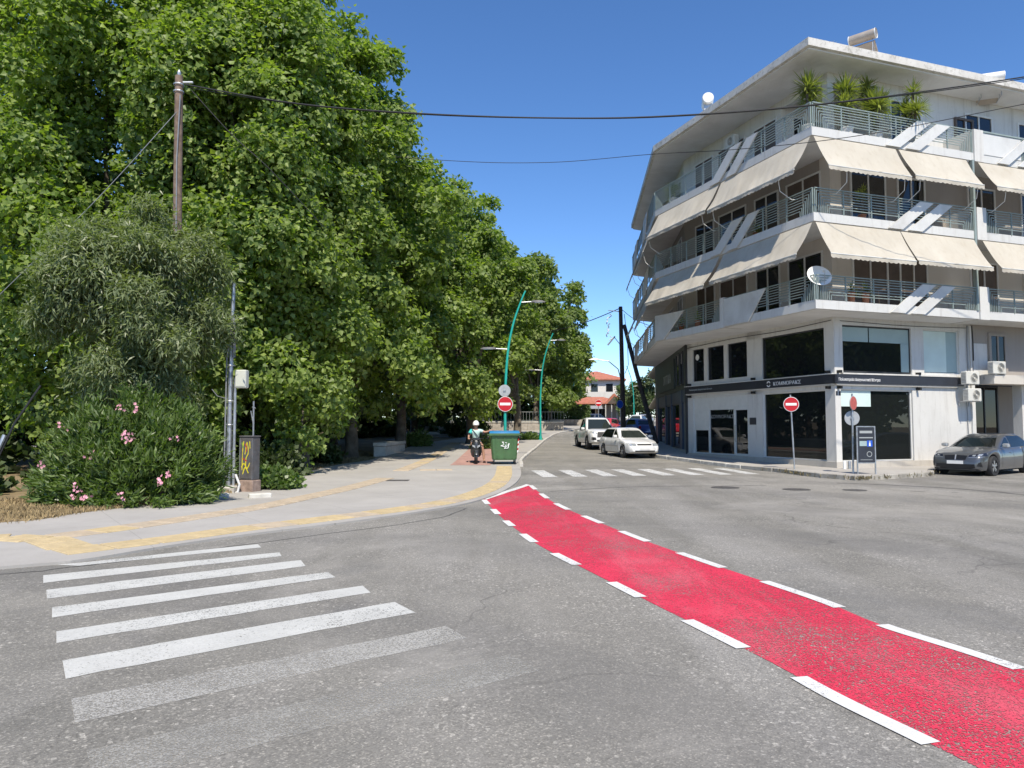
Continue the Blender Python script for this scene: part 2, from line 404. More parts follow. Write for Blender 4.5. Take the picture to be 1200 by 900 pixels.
# ------------------------------------------------------------------ mesh helpers
class MB:
    def __init__(self):
        self.v, self.f = [], []
    def add(self, vs, fs):
        o = len(self.v); self.v += [tuple(p) for p in vs]; self.f += [tuple(i + o for i in f) for f in fs]; return self
    def box(self, x0, x1, y0, y1, z0, z1, M=None):
        vs = [(x0, y0, z0), (x1, y0, z0), (x1, y1, z0), (x0, y1, z0), (x0, y0, z1), (x1, y0, z1), (x1, y1, z1), (x0, y1, z1)]
        if M is not None: vs = [tuple(M @ Vector(p)) for p in vs]
        return self.add(vs, [(3, 2, 1, 0), (4, 5, 6, 7), (0, 1, 5, 4), (1, 2, 6, 5), (2, 3, 7, 6), (3, 0, 4, 7)])
    def rbox(self, x0, x1, y0, y1, z0, z1, b=0.02):
        """box with chamfered vertical edges and top/bottom edges"""
        def ring(z, i):
            a, c, d, e = x0 + i, x1 - i, y0 + i, y1 - i
            return [(a + b, d, z), (c - b, d, z), (c, d + b, z), (c, e - b, z), (c - b, e, z), (a + b, e, z), (a, e - b, z), (a, d + b, z)]
        return self.loft([ring(z0, b), ring(z0 + b, 0), ring(z1 - b, 0), ring(z1, b)])
    def cyl(self, p0, p1, r0, r1=None, n=10, caps=True):
        r1 = r0 if r1 is None else r1
        return self.tube([p0, p1], [r0, r1], n, caps)
    def tube(self, pts, r, n=8, caps=True):
        pts = [Vector(p) for p in pts]
        rs = r if isinstance(r, (list, tuple)) else [r] * len(pts)
        rings = []
        ref = None
        for i, p in enumerate(pts):
            d = (pts[min(i + 1, len(pts) - 1)] - pts[max(i - 1, 0)])
            if d.length < 1e-9: d = Vector((0, 0, 1))
            d.normalize()
            if ref is None:
                ref = Vector((0, 0, 1)) if abs(d.z) < 0.9 else Vector((1, 0, 0))
                ref = (ref - d * ref.dot(d)).normalized()
            else:
                ref = ref - d * ref.dot(d)
                ref = ref.normalized() if ref.length > 1e-6 else d.orthogonal().normalized()
            b = d.cross(ref)
            rings.append([p + (ref * math.cos(2 * math.pi * k / n) + b * math.sin(2 * math.pi * k / n)) * rs[i] for k in range(n)])
        return self.loft(rings, caps)
    def loft(self, rings, caps=True, closed=True):
        n = len(rings[0]); o = len(self.v)
        for r in rings: self.v += [tuple(p) for p in r]
        for i in range(len(rings) - 1):
            for k in range(n if closed else n - 1):
                a, b = o + i * n + k, o + i * n + (k + 1) % n
                self.f.append((a, b, b + n, a + n))
        if caps and closed:
            self.f.append(tuple(o + k for k in reversed(range(n))))
            self.f.append(tuple(o + (len(rings) - 1) * n + k for k in range(n)))
        return self
    def lathe(self, prof, n=20, axis='Z', c=(0, 0, 0)):
        rings = []
        for r, h in prof:
            ring = []
            for k in range(n):
                a = 2 * math.pi * k / n
                p = (r * math.cos(a), r * math.sin(a), h)
                if axis == 'X': p = (h, r * math.cos(a), r * math.sin(a))
                elif axis == 'Y': p = (r * math.sin(a), h, r * math.cos(a))
                ring.append((p[0] + c[0], p[1] + c[1], p[2] + c[2]))
            rings.append(ring)
        n_ = len(rings[0]); o_ = len(self.v)
        self.loft(rings, caps=False)
        if prof[0][0] <= 0.031: self.f.append(tuple(o_ + k for k in reversed(range(n_))))
        if prof[-1][0] <= 0.031: self.f.append(tuple(o_ + (len(rings) - 1) * n_ + k for k in range(n_)))
        return self
    def prism(self, poly, fn, t0, t1):
        """extrude a 2D polygon; fn(u, v, t) gives the 3D point"""
        n = len(poly)
        vs = [fn(u, v, t0) for u, v in poly] + [fn(u, v, t1) for u, v in poly]
        fs = [tuple(reversed(range(n))), tuple(range(n, 2 * n))] + [(k, (k + 1) % n, n + (k + 1) % n, n + k) for k in range(n)]
        return self.add(vs, fs)
    def quad(self, a, b, c, d): return self.add([a, b, c, d], [(0, 1, 2, 3)])
    def obj(self, name, mat, parent=None, smooth=False, fix=True, bevel=0.0):
        me = bpy.data.meshes.new(name)
        me.from_pydata(self.v, [], self.f)
        if fix:
            bm = bmesh.new(); bm.from_mesh(me)
            bmesh.ops.recalc_face_normals(bm, faces=bm.faces); bm.to_mesh(me); bm.free()
        me.materials.append(MAT[mat])
        if smooth:
            me.polygons.foreach_set('use_smooth', [True] * len(me.polygons))
            me.set_sharp_from_angle(angle=R(38))
        o = bpy.data.objects.new(name, me)
        COL.objects.link(o)
        if parent is not None: o.parent = parent
        if bevel:
            md = o.modifiers.new('bevel', 'BEVEL'); md.width = bevel; md.segments = 2; md.limit_method = 'ANGLE'; md.angle_limit = R(50)
        return o

def tag(o, label=None, cat=None, group=None, kind=None):
    if label: o['label'] = label
    if cat: o['category'] = cat
    if group: o['group'] = group
    if kind: o['kind'] = kind
    return o

def thing(name, loc, rz=0.0, label=None, cat=None, group=None):
    o = bpy.data.objects.new(name, None); COL.objects.link(o)
    o.location = loc; o.rotation_euler = (0, 0, rz); o.empty_display_size = 0.3
    return tag(o, label, cat, group)

def copy_tree(o, parent=None):
    c = o.copy(); COL.objects.link(c)
    if parent is not None: c.parent = parent
    for ch in list(o.children): copy_tree(ch, c)
    return c

def inst(src, name, parent, M):
    o = bpy.data.objects.new(name, src.data if hasattr(src, 'data') else src)
    COL.objects.link(o); o.parent = parent; o.matrix_local = M
    return o

def catmull(pts, sub=6):
    out = []
    n = len(pts)
    P = [np.array(p, float) for p in pts]
    for i in range(n - 1):
        p0, p1, p2, p3 = P[max(i - 1, 0)], P[i], P[i + 1], P[min(i + 2, n - 1)]
        for k in range(sub):
            t = k / sub
            out.append(0.5 * ((2 * p1) + (-p0 + p2) * t + (2 * p0 - 5 * p1 + 4 * p2 - p3) * t * t + (-p0 + 3 * p1 - 3 * p2 + p3) * t ** 3))
    out.append(P[-1])
    return out

def drape(A, B, hfun, name, mat, parent=None, across=6, skirt=None):
    """sheet between two matching polylines, laid on the ground"""
    mb = MB(); n = len(A); m = across + 1
    for a, b in zip(A, B):
        for k in range(m):
            t = k / across; x = a[0] * (1 - t) + b[0] * t; y = a[1] * (1 - t) + b[1] * t
            mb.v.append((x, y, gz(y) + hfun(x, y)))
    for i in range(n - 1):
        for k in range(across):
            mb.f.append((i * m + k, i * m + k + 1, (i + 1) * m + k + 1, (i + 1) * m + k))
    if skirt:
        o = len(mb.v)
        for a in A: mb.v.append((a[0], a[1], gz(a[1]) - skirt))
        for i in range(n - 1): mb.f.append((o + i, i * m, (i + 1) * m, o + i + 1))
    return mb.obj(name, mat, parent, fix=True)

def offset_line(P, d):
    out = []
    for i, p in enumerate(P):
        a, b = np.array(P[max(i - 1, 0)][:2]), np.array(P[min(i + 1, len(P) - 1)][:2])
        t = b - a; t = t / (np.linalg.norm(t) + 1e-9)
        out.append((p[0] - t[1] * d, p[1] + t[0] * d))
    return out

def along(P, step, start=0.0, end=None):
    """points and headings every `step` metres along a polyline"""
    P = [np.array(p[:2], float) for p in P]
    s = [0.0]
    for a, b in zip(P[:-1], P[1:]): s.append(s[-1] + np.linalg.norm(b - a))
    end = s[-1] if end is None else min(end, s[-1])
    out = []; d = start; i = 0
    while d < end:
        while i < len(s) - 2 and s[i + 1] < d: i += 1
        t = (d - s[i]) / max(s[i + 1] - s[i], 1e-9)
        p = P[i] * (1 - t) + P[i + 1] * t; h = P[i + 1] - P[i]
        out.append((p[0], p[1], math.atan2(h[1], h[0]))); d += step
    return out

# ------------------------------------------------------------------ the ground, road and pavements
def grid(name, xs, ys, z, mat):
    mb = MB(); m = len(xs)
    for y in ys:
        for x in xs: mb.v.append((x, y, gz(y) + z))
    for i in range(len(ys) - 1):
        for k in range(m - 1): mb.f.append((i * m + k, i * m + k + 1, (i + 1) * m + k + 1, (i + 1) * m + k))
    return mb.obj(name, mat)

ys_ = list(np.concatenate([np.arange(-40, 20, 10), np.arange(20, 60, 2), np.arange(60, 151, 10)]))
road = grid('road', list(np.linspace(-60, 60, 13)), ys_, 0.0, 'asphalt'); tag(road, kind='structure')
far_ground = grid('ground', list(np.linspace(-900, 900, 31)), [-900, -300, -60] + ys_[1:] + [300, 700, 1500], -0.06, 'dry_soil'); tag(far_ground, kind='structure')

PAIRS = [((-16, 3.2), (-20, 7.5)), ((-10, 6.5), (-13, 10.6)), ((-6.05, 8.78), (-8.8, 12.7)), ((-5.34, 9.3), (-8.3, 14.0)), ((-4.8, 10.3), (-7.9, 15.0)),
         ((-3.99, 11.5), (-7.3, 16.2)), ((-2.94, 12.74), (-6.95, 17.3)), ((-1.68, 14.58), (-7.1, 19.0)), ((-0.76, 16.53), (-7.15, 20.6)), ((-0.05, 20.07), (-7.2, 24)),
         ((0.3, 24.7), (-7.1, 28.2)), ((0.3, 30.2), (-6.3, 31.8)), ((0.39, 33.9), (-6.1, 35.1)), ((1.21, 41.9), (-5.98, 42)), ((1.76, 47.5), (-5.5, 47.5)),
         ((2.53, 54.6), (-3.8, 54.6)), ((4.2, 66), (-1.5, 68)), ((8.4, 81), (2.5, 84)), ((16, 100), (11, 103)), ((26, 120), (22, 123))]
OUT = catmull([p[0] for p in PAIRS], 6)
INN = catmull([p[1] for p in PAIRS], 6)
def pav_h(x, y):
    t = min(1, max(0, (y - 24) / 6)); return 0.035 + 0.085 * t
pavement = drape(OUT, INN, pav_h, 'pavement', 'pavement_concrete', across=10, skirt=0.05); tag(pavement, kind='structure')
SIDE = [(p[0] - 70, p[1] + 25) for p in INN]
park = drape(INN, SIDE, lambda x, y: 0.03 + 0.05 * math.sin(x * 0.9) * math.sin(y * 0.7 + 1), 'park_ground', 'dry_soil', across=30, skirt=0.05); tag(park, kind='structure')

# kerb stones along the pavement edge past the bin
stone = MB().rbox(-0.485, 0.485, -0.075, 0.075, -0.1, 0.125, 0.012).obj('kerb_stone', 'kerb_stone', pavement)
first = True
def put_stones(line, step, start, end, parent, src, zoff=0.0):
    global first
    for k, (x, y, a) in enumerate(along(line, step, start, end)):
        y2 = y + math.sin(a) * 0.5
        pitch = math.atan2(gz(y + math.sin(a) * 0.5) - gz(y - math.sin(a) * 0.5), 1.0)
        M = Matrix.Translation((x, y, gz(y) + zoff + rnd.uniform(-0.006, 0.006))) @ Matrix.Rotation(a + rnd.uniform(-0.012, 0.012), 4, 'Z') @ Matrix.Rotation(-pitch, 4, 'Y')
        if src[0] is not None: o = src[0]; o.matrix_local = M; src[1] = o; src[0] = None
        else: inst(src[1], 'kerb_stone', parent, M)
lk = [p for p in OUT if p[1] > 29.6]
put_stones(offset_line(lk, -0.08), 0.985, 0.0, 44, pavement, [stone, stone])

# white edge line of the tactile guidance, each tile its own piece
tile = MB().rbox(-0.285, 0.285, -0.285, 0.285, -0.02, 0.012, 0.006)
tile_mb_src = tile
for k in range(5):          # raised guiding bars on every tile
    u = -0.22 + 0.11 * k
    tile.rbox(-0.27, 0.27, u - 0.018, u + 0.018, 0.010, 0.017, 0.004)
tile_a = tile.obj('tactile_tile', 'tactile_yellow', pavement)
tile_b_mesh = tile_a.data.copy(); tile_b_mesh.materials.clear(); tile_b_mesh.materials.append(MAT['tactile_faded'])
tcount = 0
def put_tiles(line, start, end, faded, h=0.0):
    global tcount
    for k, (x, y, a) in enumerate(along(line, 0.60, start, end)):
        z = gz(y) + pav_h(x, y) + 0.001 + rnd.uniform(0, 0.003)
        pitch = math.atan2(gz(y + math.sin(a) * 0.3) - gz(y - math.sin(a) * 0.3), 0.6)
        M = Matrix.Translation((x, y, z)) @ Matrix.Rotation(a + rnd.uniform(-0.008, 0.008), 4, 'Z') @ Matrix.Rotation(-pitch, 4, 'Y')
        if tcount == 0: tile_a.matrix_local = M
        else: inst(tile_b_mesh if (faded and rnd.random() < 0.8) or rnd.random() < 0.15 else tile_a.data, 'tactile_tile', pavement, M)
        tcount += 1
Y1 = [(-5.75, 9.95), (-5.1, 10.75), (-4.25, 12.05), (-3.35, 13.15), (-2.05, 14.95), (-1.2, 16.8), (-0.55, 20.0), (-0.3, 24.0), (-0.3, 28.6)]
Y1 = catmull(Y1, 8)
put_tiles(Y1, 0.0, 40, False)
put_tiles([(-6.0, 10.1), (-6.7, 10.75), (-7.6, 11.05), (-11, 9.2), (-15, 6.9)], 0.3, 12, False)
Y2 = catmull([(-6.75, 11.25), (-6.2, 12.3), (-5.2, 14.9), (-4.75, 17.2), (-4.35, 19.6), (-4.0, 23.0)], 8)
put_tiles(Y2, 0.1, 40, True)
put_tiles([(-3.95, 26.6), (-3.7, 30.5), (-3.65, 37), (-3.62, 47)], 0.0, 22, True)
put_tiles([(-3.2, 26.7), (-1.9, 26.9)], 0.15, 3, True)

# red paved cycle path on the pavement
cyc = drape([(-0.85, 29.0), (-0.75, 31), (-0.7, 36), (-0.6, 42), (-0.35, 48), (0.6, 56)], [(-2.45, 29.0), (-2.4, 31), (-2.4, 36), (-2.35, 42), (-2.2, 48), (-1.3, 56)],
            lambda x, y: pav_h(x, y) + 0.006, 'cycle_path', 'red_paver', pavement, across=3)

# painted zebra stripes at the near crossing: (left end, right end) of far and near edge
def patch(pts, name, mat, z, parent=road, n=12):
    """four corners a b c d (far-left, far-right, near-right, near-left) as a finely divided sheet with slightly uneven edges"""
    a, b, c, d = [np.array(p, float) for p in pts]
    mb = MB(); m = 3
    for i in range(n + 1):
        t = i / n
        p, q = a * (1 - t) + b * t, d * (1 - t) + c * t
        j = rng.normal(0, 0.006, 4)
        p = p + j[:2]; q = q + j[2:]
        for k in range(m):
            s = k / (m - 1); w = p * (1 - s) + q * s
            mb.v.append((w[0], w[1], gz(w[1]) + z))
    for i in range(n):
        for k in range(m - 1): mb.f.append((i * m + k, i * m + k + 1, (i + 1) * m + k + 1, (i + 1) * m + k))
    return mb.obj(name, mat, parent)
CW = [((-5.55, 9.05), (-3.64, 10.62), (-3.5, 10.33), (-5.25, 9.0)),
      ((-5.32, 8.43), (-3.11, 9.94), (-3.0, 9.66), (-5.06, 8.03)),
      ((-4.81, 7.70), (-2.67, 9.38), (-2.49, 8.97), (-4.56, 7.30)),
      ((-4.30, 6.95), (-2.14, 8.62), (-1.98, 8.32), (-4.08, 6.60)),
      ((-3.76, 6.16), (-1.59, 7.90), (-1.44, 7.56), (-3.56, 5.84)),
      ((-3.25, 5.41), (-1.12, 7.18), (-0.88, 6.77), (-3.00, 5.03))]
for q in CW: patch(q, 'crossing_stripe', 'paint_white', 0.003)
w1 = patch(((-2.75, 4.67), (-0.55, 6.33), (-0.36, 5.97), (-2.50, 4.28)), 'crossing_stripe', 'paint_worn', 0.002)
w2 = patch(((-2.22, 3.93), (-0.02, 5.55), (0.20, 5.2), (-1.95, 3.55)), 'crossing_stripe', 'paint_ghost', 0.002)
tag(w1, label='faded zebra stripe worn nearly down to the asphalt')
tag(w2, label='ghost of a zebra stripe almost worn away')

# far zebra crossing up the street
for k in range(8):
    s = k * 1.02
    a = np.array([0.72 + s, 27.55 + 0.20 * k]); d = np.array([0.30, -3.35]); w = np.array([0.48, 0.06])
    patch((a, a + d, a + d + w, a + w), 'crossing_stripe', 'paint_far', 0.004)

# red cycle crossing with its white dashes
RL = catmull([(-0.66, 17.0), (-0.3, 14.4), (0.0, 12.53), (0.39, 10.5), (0.9, 8.67), (1.37, 7.02), (1.83, 5.47), (2.02, 4.67), (2.29, 3.82), (2.6, 2.6), (2.9, 1.0), (3.1, -1.0)], 8)
RR = catmull([(0.50, 21.2), (0.80, 17.5), (1.06, 15.38), (1.51, 13.08), (1.96, 10.96), (2.48, 8.99), (2.99, 7.25), (3.15, 6.34), (3.51, 5.32), (3.95, 3.6), (4.3, 2.0), (4.6, -0.6)], 8)
lane = drape(RL, RR, lambda x, y: 0.004, 'cycle_lane', 'paint_red', road, across=6)
def dashes(line, w, items):
    P = [np.array(p[:2], float) for p in line]
    for s0, s1 in items:
        seg = along(line, 0.12, s0, s1 + 0.06)
        mb = MB()
        for i, (x, y, a) in enumerate(seg):
            nx, ny = -math.sin(a), math.cos(a)
            for q in (-w / 2, w / 2): mb.v.append((x + nx * q, y + ny * q, gz(y) + 0.008))
        for i in range(len(seg) - 1): mb.f.append((2 * i, 2 * i + 1, 2 * i + 3, 2 * i + 2))
        mb.obj('lane_dash', 'paint_dash', road)
def arc_at(line, ys):
    """arc lengths where the line passes the given y values (descending)"""
    P = [np.array(p[:2], float) for p in line]; s = 0; out = []; it = list(ys)
    for a, b in zip(P[:-1], P[1:]):
        L = np.linalg.norm(b - a)
        while it and b[1] <= it[0] <= a[1]:
            out.append(s + L * (a[1] - it.pop(0)) / max(a[1] - b[1], 1e-9))
        s += L
    return out
yl = [(16.9, 16.0), (15.0, 14.2), (13.2, 12.5), (11.6, 10.75), (9.85, 9.0), (8.05, 7.3), (6.5, 5.75), (5.05, 3.98), (3.2, 2.3)]
yr = [(20.9, 19.6), (18.4, 17.2), (16.1, 14.9), (13.9, 12.8), (11.9, 10.85), (9.9, 8.85), (8.1, 7.0), (6.35, 5.25), (4.6, 3.5)]
dashes(RL, 0.13, [tuple(arc_at(RL, p)) for p in yl])
dashes(RR, 0.13, [tuple(arc_at(RR, p)) for p in yr])
patch(((-0.70, 17.15), (0.42, 21.3), (0.52, 21.0), (-0.58, 16.95)), 'lane_dash', 'paint_dash', 0.008)

# tar seams, drain and manhole covers
def strip(pts, w, name, mat, z, parent=road, jit=0.02):
    P = catmull(pts, 10); mb = MB(); off = 0
    for i, p in enumerate(P):
        a, b = P[max(i - 1, 0)], P[min(i + 1, len(P) - 1)]
        t = (b - a) / (np.linalg.norm(b - a) + 1e-9); off = off * 0.7 + rnd.gauss(0, jit)
        for q in (-w / 2, w / 2):
            x, y = p[0] - t[1] * (q + off), p[1] + t[0] * (q + off)
            mb.v.append((x, y, gz(y) + z))
    for i in range(len(P) - 1): mb.f.append((2 * i, 2 * i + 1, 2 * i + 3, 2 * i + 2))
    return mb.obj(name, mat, parent)
strip([(-9, 7.0), (-6.2, 8.35), (-5.2, 8.95), (-4.4, 9.95), (-3.2, 11.3), (-1.5, 13.4), (-0.9, 15.2)], 0.03, 'tar_seam', 'seam_tar', 0.0025)
strip([(1.0, 19.0), (2.4, 20.0), (4.0, 20.6), (5.6, 20.7), (7.2, 20.9)], 0.05, 'tar_seam', 'seam_tar', 0.003)
strip([(9.6, 21.8), (11.0, 20.9), (12.2, 19.4), (12.6, 17.5), (12.7, 15.0)], 0.10, 'tar_seam', 'seam_tar', 0.003)
def manhole(x, y, r):
    mb = MB().lathe([(r * 0.02, 0.006), (r * 0.8, 0.006), (r * 0.82, 0.003), (r * 0.88, 0.003), (r * 0.9, 0.008), (r, 0.008), (r, -0.01)], 24, c=(x, y, gz(y)))
    return mb.obj('manhole_cover', 'cast_iron', road)
manhole(5.83, 20.2, 0.38); manhole(7.55, 19.6, 0.36); manhole(9.0, 19.4, 0.3)
dg = MB().rbox(-0.33, 0.33, -0.24, 0.24, 0, 0.012, 0.004)
for k in range(7): dg.box(-0.29, 0.29, -0.2 + k * 0.06, -0.18 + k * 0.06, 0.010, 0.016)
dgo = dg.obj('drain_grate', 'cast_iron', pavement); dgo.location = (-3.45, 22.3, gz(22.3) + pav_h(0, 22.3))
strip([(15.2, 16.6), (16.5, 17.4), (18.5, 18.0)], 1.3, 'tar_patch', 'seam_tar', 0.003)

# pavement on the building side
KR = [((19, 84), (27, 80)), ((14, 70), (20, 68)), ((11.2, 60), (15, 59)), ((8.6, 53.5), (11.4, 53.5)), ((7.0, 49), (10.2, 49.5)), ((6.35, 44), (9.9, 45)), ((6.5, 40), (9.5, 40)), ((6.9, 35.7), (9.2, 36)), ((7.9, 32), (10.8, 32)),
      ((8.92, 28.4), (12.3, 28.6)), ((9.6, 26.4), (12.7, 27.9)), ((9.95, 24.3), (12.9, 27.6)), ((10.5, 23.1), (13.1, 27.6)), ((11.5, 23.15), (13.5, 27.8)), ((14.0, 24.7), (14.6, 28.2)),
      ((15.3, 26.35), (15.6, 28.5)), ((20, 28.0), (19.6, 29.9)), ((30, 31.5), (29.4, 33.4))]
KO = catmull([p[0] for p in KR], 6); KI = catmull([p[1] for p in KR], 6)
def rpav_h(x, y): return 0.13
rpav = drape(KO, KI, rpav_h, 'pavement', 'pavement_concrete', across=8, skirt=0.05); tag(rpav, kind='structure')
stone2 = MB().rbox(-0.485, 0.485, -0.09, 0.09, -0.1, 0.145, 0.012).obj('kerb_stone', 'kerb_stone', rpav)
s2 = [stone2, stone2]
a_ = [p for p in KO if p[1] > 28.3 and p[0] < 13.9 and p[1] < 71]
put_stones(offset_line(a_, 0.06), 0.985, 0.0, 60, rpav, s2)
stone3 = stone2.data.copy(); stone3.materials.clear(); stone3.materials.append(MAT['weathered_kerb'])
b_ = [p for p in KO if p[1] < 27.6 and p[0] < 15.4]
put_stones(offset_line(b_, 0.06), 0.985, 0.0, 60, rpav, [None, stone3])

# ------------------------------------------------------------------ the corner apartment building
# local frame: +x along the right-hand street front (front A, plane y=0), +y along the left-hand street front (front B, plane x=0)
BLD = thing('apartment_building', (11.9, 27.0, 0), R(19.2), 'four-storey white corner apartment building with cream awnings over a dark-signed shop', 'building')
KX, KY = 0.0, 9.86                     # where front B bends into the far wing
dC = np.array([0.408, 0.913]); nC = np.array([-0.913, 0.408])
def onA(t, n, z): return (t, -n, z)
def onB(t, n, z): return (-n, t, z)
def onC(t, n, z): return (KX + dC[0] * t + nC[0] * n, KY + dC[1] * t + nC[1] * n, z)
def fb(mb, fn, t0, t1, n0, n1, z0, z1):
    c = [fn(t, n, z) for z in (z0, z1) for (t, n) in ((t0, n0), (t1, n0), (t1, n1), (t0, n1))]
    return mb.add(c, [(3, 2, 1, 0), (4, 5, 6, 7), (0, 1, 5, 4), (1, 2, 6, 5), (2, 3, 7, 6), (3, 0, 4, 7)])
def fpart(name, mat, fn, t0, t1, n0, n1, z0, z1, parent=None, bevel=0.0):
    return fb(MB(), fn, t0, t1, n0, n1, z0, z1).obj(name, mat, parent or BLD, bevel=bevel)

def poly_slab(name, mat, poly, z0, z1, parent=None):
    return MB().prism(poly, lambda u, v, t: (u, v, t), z0, z1).obj(name, mat, parent or BLD)

Z1, Z2, Z3, ZR = 6.06, 9.13, 12.18, 15.04
AO, BO = 1.3, 1.95
CE = (KX + dC[0] * 14, KY + dC[1] * 14)
# upper storeys: solid mass set behind the fronts, pierced by proud frames and set-back doors
core = [(0, 0), (17, 0), (17, CE[1] + 0.5), (CE[0] + 0.2, CE[1] + 0.5), (CE[0], CE[1]), (KX, KY)]
core_in = [(0.30, 0.30), (16.7, 0.30), (16.7, CE[1] + 0.2), (CE[0] + 0.4, CE[1] + 0.2), (CE[0] + 0.27, CE[1]), (0.3, KY + 0.05)]

# ground and mezzanine: a real hollow shop behind the fronts
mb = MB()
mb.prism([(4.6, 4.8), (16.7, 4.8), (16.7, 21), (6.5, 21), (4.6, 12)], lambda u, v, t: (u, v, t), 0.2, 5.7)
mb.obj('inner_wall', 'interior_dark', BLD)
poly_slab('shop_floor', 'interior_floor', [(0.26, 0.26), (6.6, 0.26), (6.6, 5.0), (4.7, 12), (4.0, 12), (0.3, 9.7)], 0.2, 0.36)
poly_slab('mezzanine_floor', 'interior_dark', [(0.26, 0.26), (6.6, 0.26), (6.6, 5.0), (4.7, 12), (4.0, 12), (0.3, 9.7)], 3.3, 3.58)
fpart('partition', 'interior_white', onA, 6.3, 6.45, -5, -0.3, 0.3, 5.7)
fpart('partition', 'interior_white', onB, 9.4, 9.55, -5, -0.3, 0.3, 5.7)
# plinth
mb = MB(); fb(mb, onA, 0.0, 17, 0.0, 0.06, -0.4, 0.38); fb(mb, onB, -0.06, KY, 0.0, 0.06, -0.4, 0.38); fb(mb, onC, 0.02, 14, 0.0, 0.05, -0.4, 0.5)
mb.obj('plinth', 'plinth_concrete', BLD)
# corner column and piers, ground to first slab
def pier(fn, t0, t1, z0=0.38, z1=5.80, n0=-0.25, n1=0.0, mat='wall_white'): return fpart('pier', mat, fn, t0, t1, n0, n1, z0, z1)
fpart('corner_column', 'wall_white', onA, 0.0, 0.26, -0.50, 0.0, 0.38, 5.80)
fpart('wall', 'wall_white', onA, 3.72, 6.85, -0.25, 0.0, 0.38, 3.25)
pier(onA, 3.74, 4.36, 3.25, 5.80); pier(onA, 6.22, 6.85, 3.25, 5.80)
fpart('lintel', 'wall_white', onA, 0.26, 3.74, -0.25, 0.0, 5.46, 5.80); fpart('lintel', 'wall_white', onA, 4.36, 6.22, -0.25, 0.0, 5.46, 5.80)
fpart('lintel', 'wall_white', onA, 0.26, 3.72, -0.25, 0.0, 3.06, 3.66)
fpart('sill', 'wall_white', onA, 4.36, 6.22, -0.25, 0.0, 3.25, 3.74)
fpart('lintel', 'wall_white', onB, 0.50, 9.86, -0.25, 0.0, 5.40, 5.80)
fpart('lintel', 'wall_white', onB, 0.50, 9.86, -0.25, 0.0, 3.06, 3.64)
pier(onB, 4.12, 5.10); pier(onB, 9.32, 9.86)
fpart('sill', 'wall_white', onB, 5.10, 9.32, -0.25, 0.0, 3.64, 3.84)
pier(onB, 6.52, 6.78, 3.84, 5.40); pier(onB, 8.08, 8.36, 3.84, 5.40)
# shopfront filling, front B
fpart('shop_panel', 'frame_white', onB, 5.10, 9.32, -0.20, -0.06, 2.50, 3.06)
fpart('shop_panel', 'frame_white', onB, 8.10, 9.32, -0.21, -0.055, 1.55, 2.50)
def glaz(name, fn, t0, t1, z0, z1, n=-0.12, mat='shop_glass', fr='frame_white', fw=0.06, bars=(), parent=None):
    w = bpy.data.objects.new(name, None)
    mb = MB()
    fb(mb, fn, t0, t0 + fw, n - 0.04, n + 0.05, z0, z1); fb(mb, fn, t1 - fw, t1, n - 0.04, n + 0.05, z0, z1)
    fb(mb, fn, t0 + fw, t1 - fw, n - 0.04, n + 0.05, z0, z0 + fw); fb(mb, fn, t0 + fw, t1 - fw, n - 0.04, n + 0.05, z1 - fw, z1)
    for b in bars: fb(mb, fn, b - 0.025, b + 0.025, n - 0.035, n + 0.045, z0 + fw, z1 - fw)
    o = mb.obj(name, fr, parent or BLD)
    fb(MB(), fn, t0 + fw, t1 - fw, n - 0.008, n + 0.008, z0 + fw, z1 - fw).obj('pane', mat, o)
    return o
W = glaz('shop_window', onB, 0.50, 4.12, 0.38, 3.06, fw=0.05)
glaz('shop_window', onB, 6.15, 8.10, 0.38, 2.50)
glaz('shop_window', onB, 8.10, 9.32, 0.38, 1.55)
dr = glaz('shop_door', onB, 5.10, 6.15, 0.38, 2.50, n=-0.10, fw=0.10)
MB().tube([onB(6.0, -0.02, 1.0), onB(6.0, 0.03, 1.02), onB(6.0, 0.03, 1.7), onB(6.0, -0.02, 1.72)], 0.015, 6).obj('handle', 'chrome', dr)
fpart('door_notice', 'slate_sign', onB, 4.55, 4.98, 0.002, 0.012, 1.75, 2.05)
glaz('shop_window', onA, 0.26, 3.72, 0.38, 3.06, fw=0.05)
glaz('upper_window', onB, 0.50, 4.12, 3.64, 5.40, fw=0.05, fr='frame_dark')
fpart('roller_blind', 'interior_white', onB, 2.0, 4.0, -0.22, -0.17, 5.05, 5.38)
for a, b in ((5.10, 6.52), (6.78, 8.08), (8.36, 9.32)): glaz('upper_window', onB, a, b, 3.84, 5.40, mat='dark_glass', fr='frame_dark', fw=0.03)
wd = MB().lathe([(0.15, 0.0), (0.15, 0.004), (0.01, 0.004)], 20, 'X', (0.098, 9.05, 5.02)).obj('round_sticker', 'sign_white', BLD)
glaz('upper_window', onA, 0.40, 3.74, 3.70, 5.46, fw=0.05, fr='frame_dark')
pier(onA, 0.26, 0.40, 3.66, 5.46)
fpart('blind_panel', 'blind_teal', onA, 0.46, 1.70, -0.105, -0.09, 4.86, 5.40); fpart('blind_panel', 'blind_teal', onA, 1.76, 3.69, -0.105, -0.09, 4.86, 5.40)
fpart('blind_panel', 'blind_teal', onA, 3.30, 3.69, -0.105, -0.09, 3.76, 4.855)
glaz('upper_window', onA, 4.36, 6.22, 3.74, 5.46, fw=0.04, fr='frame_white')
fpart('blind_panel', 'blind_pale', onA, 4.42, 5.62, -0.105, -0.09, 3.80, 5.41); fpart('blind_panel', 'blind_teal', onA, 5.62, 6.17, -0.106, -0.091, 3.80, 5.41)
fpart('blind_panel', 'blind_pale', onA, 0.33, 1.75, -0.105, -0.09, 2.42, 3.0)
fpart('window_sill', 'wall_white', onA, 0.26, 6.22, 0.002, 0.15, 3.605, 3.66)
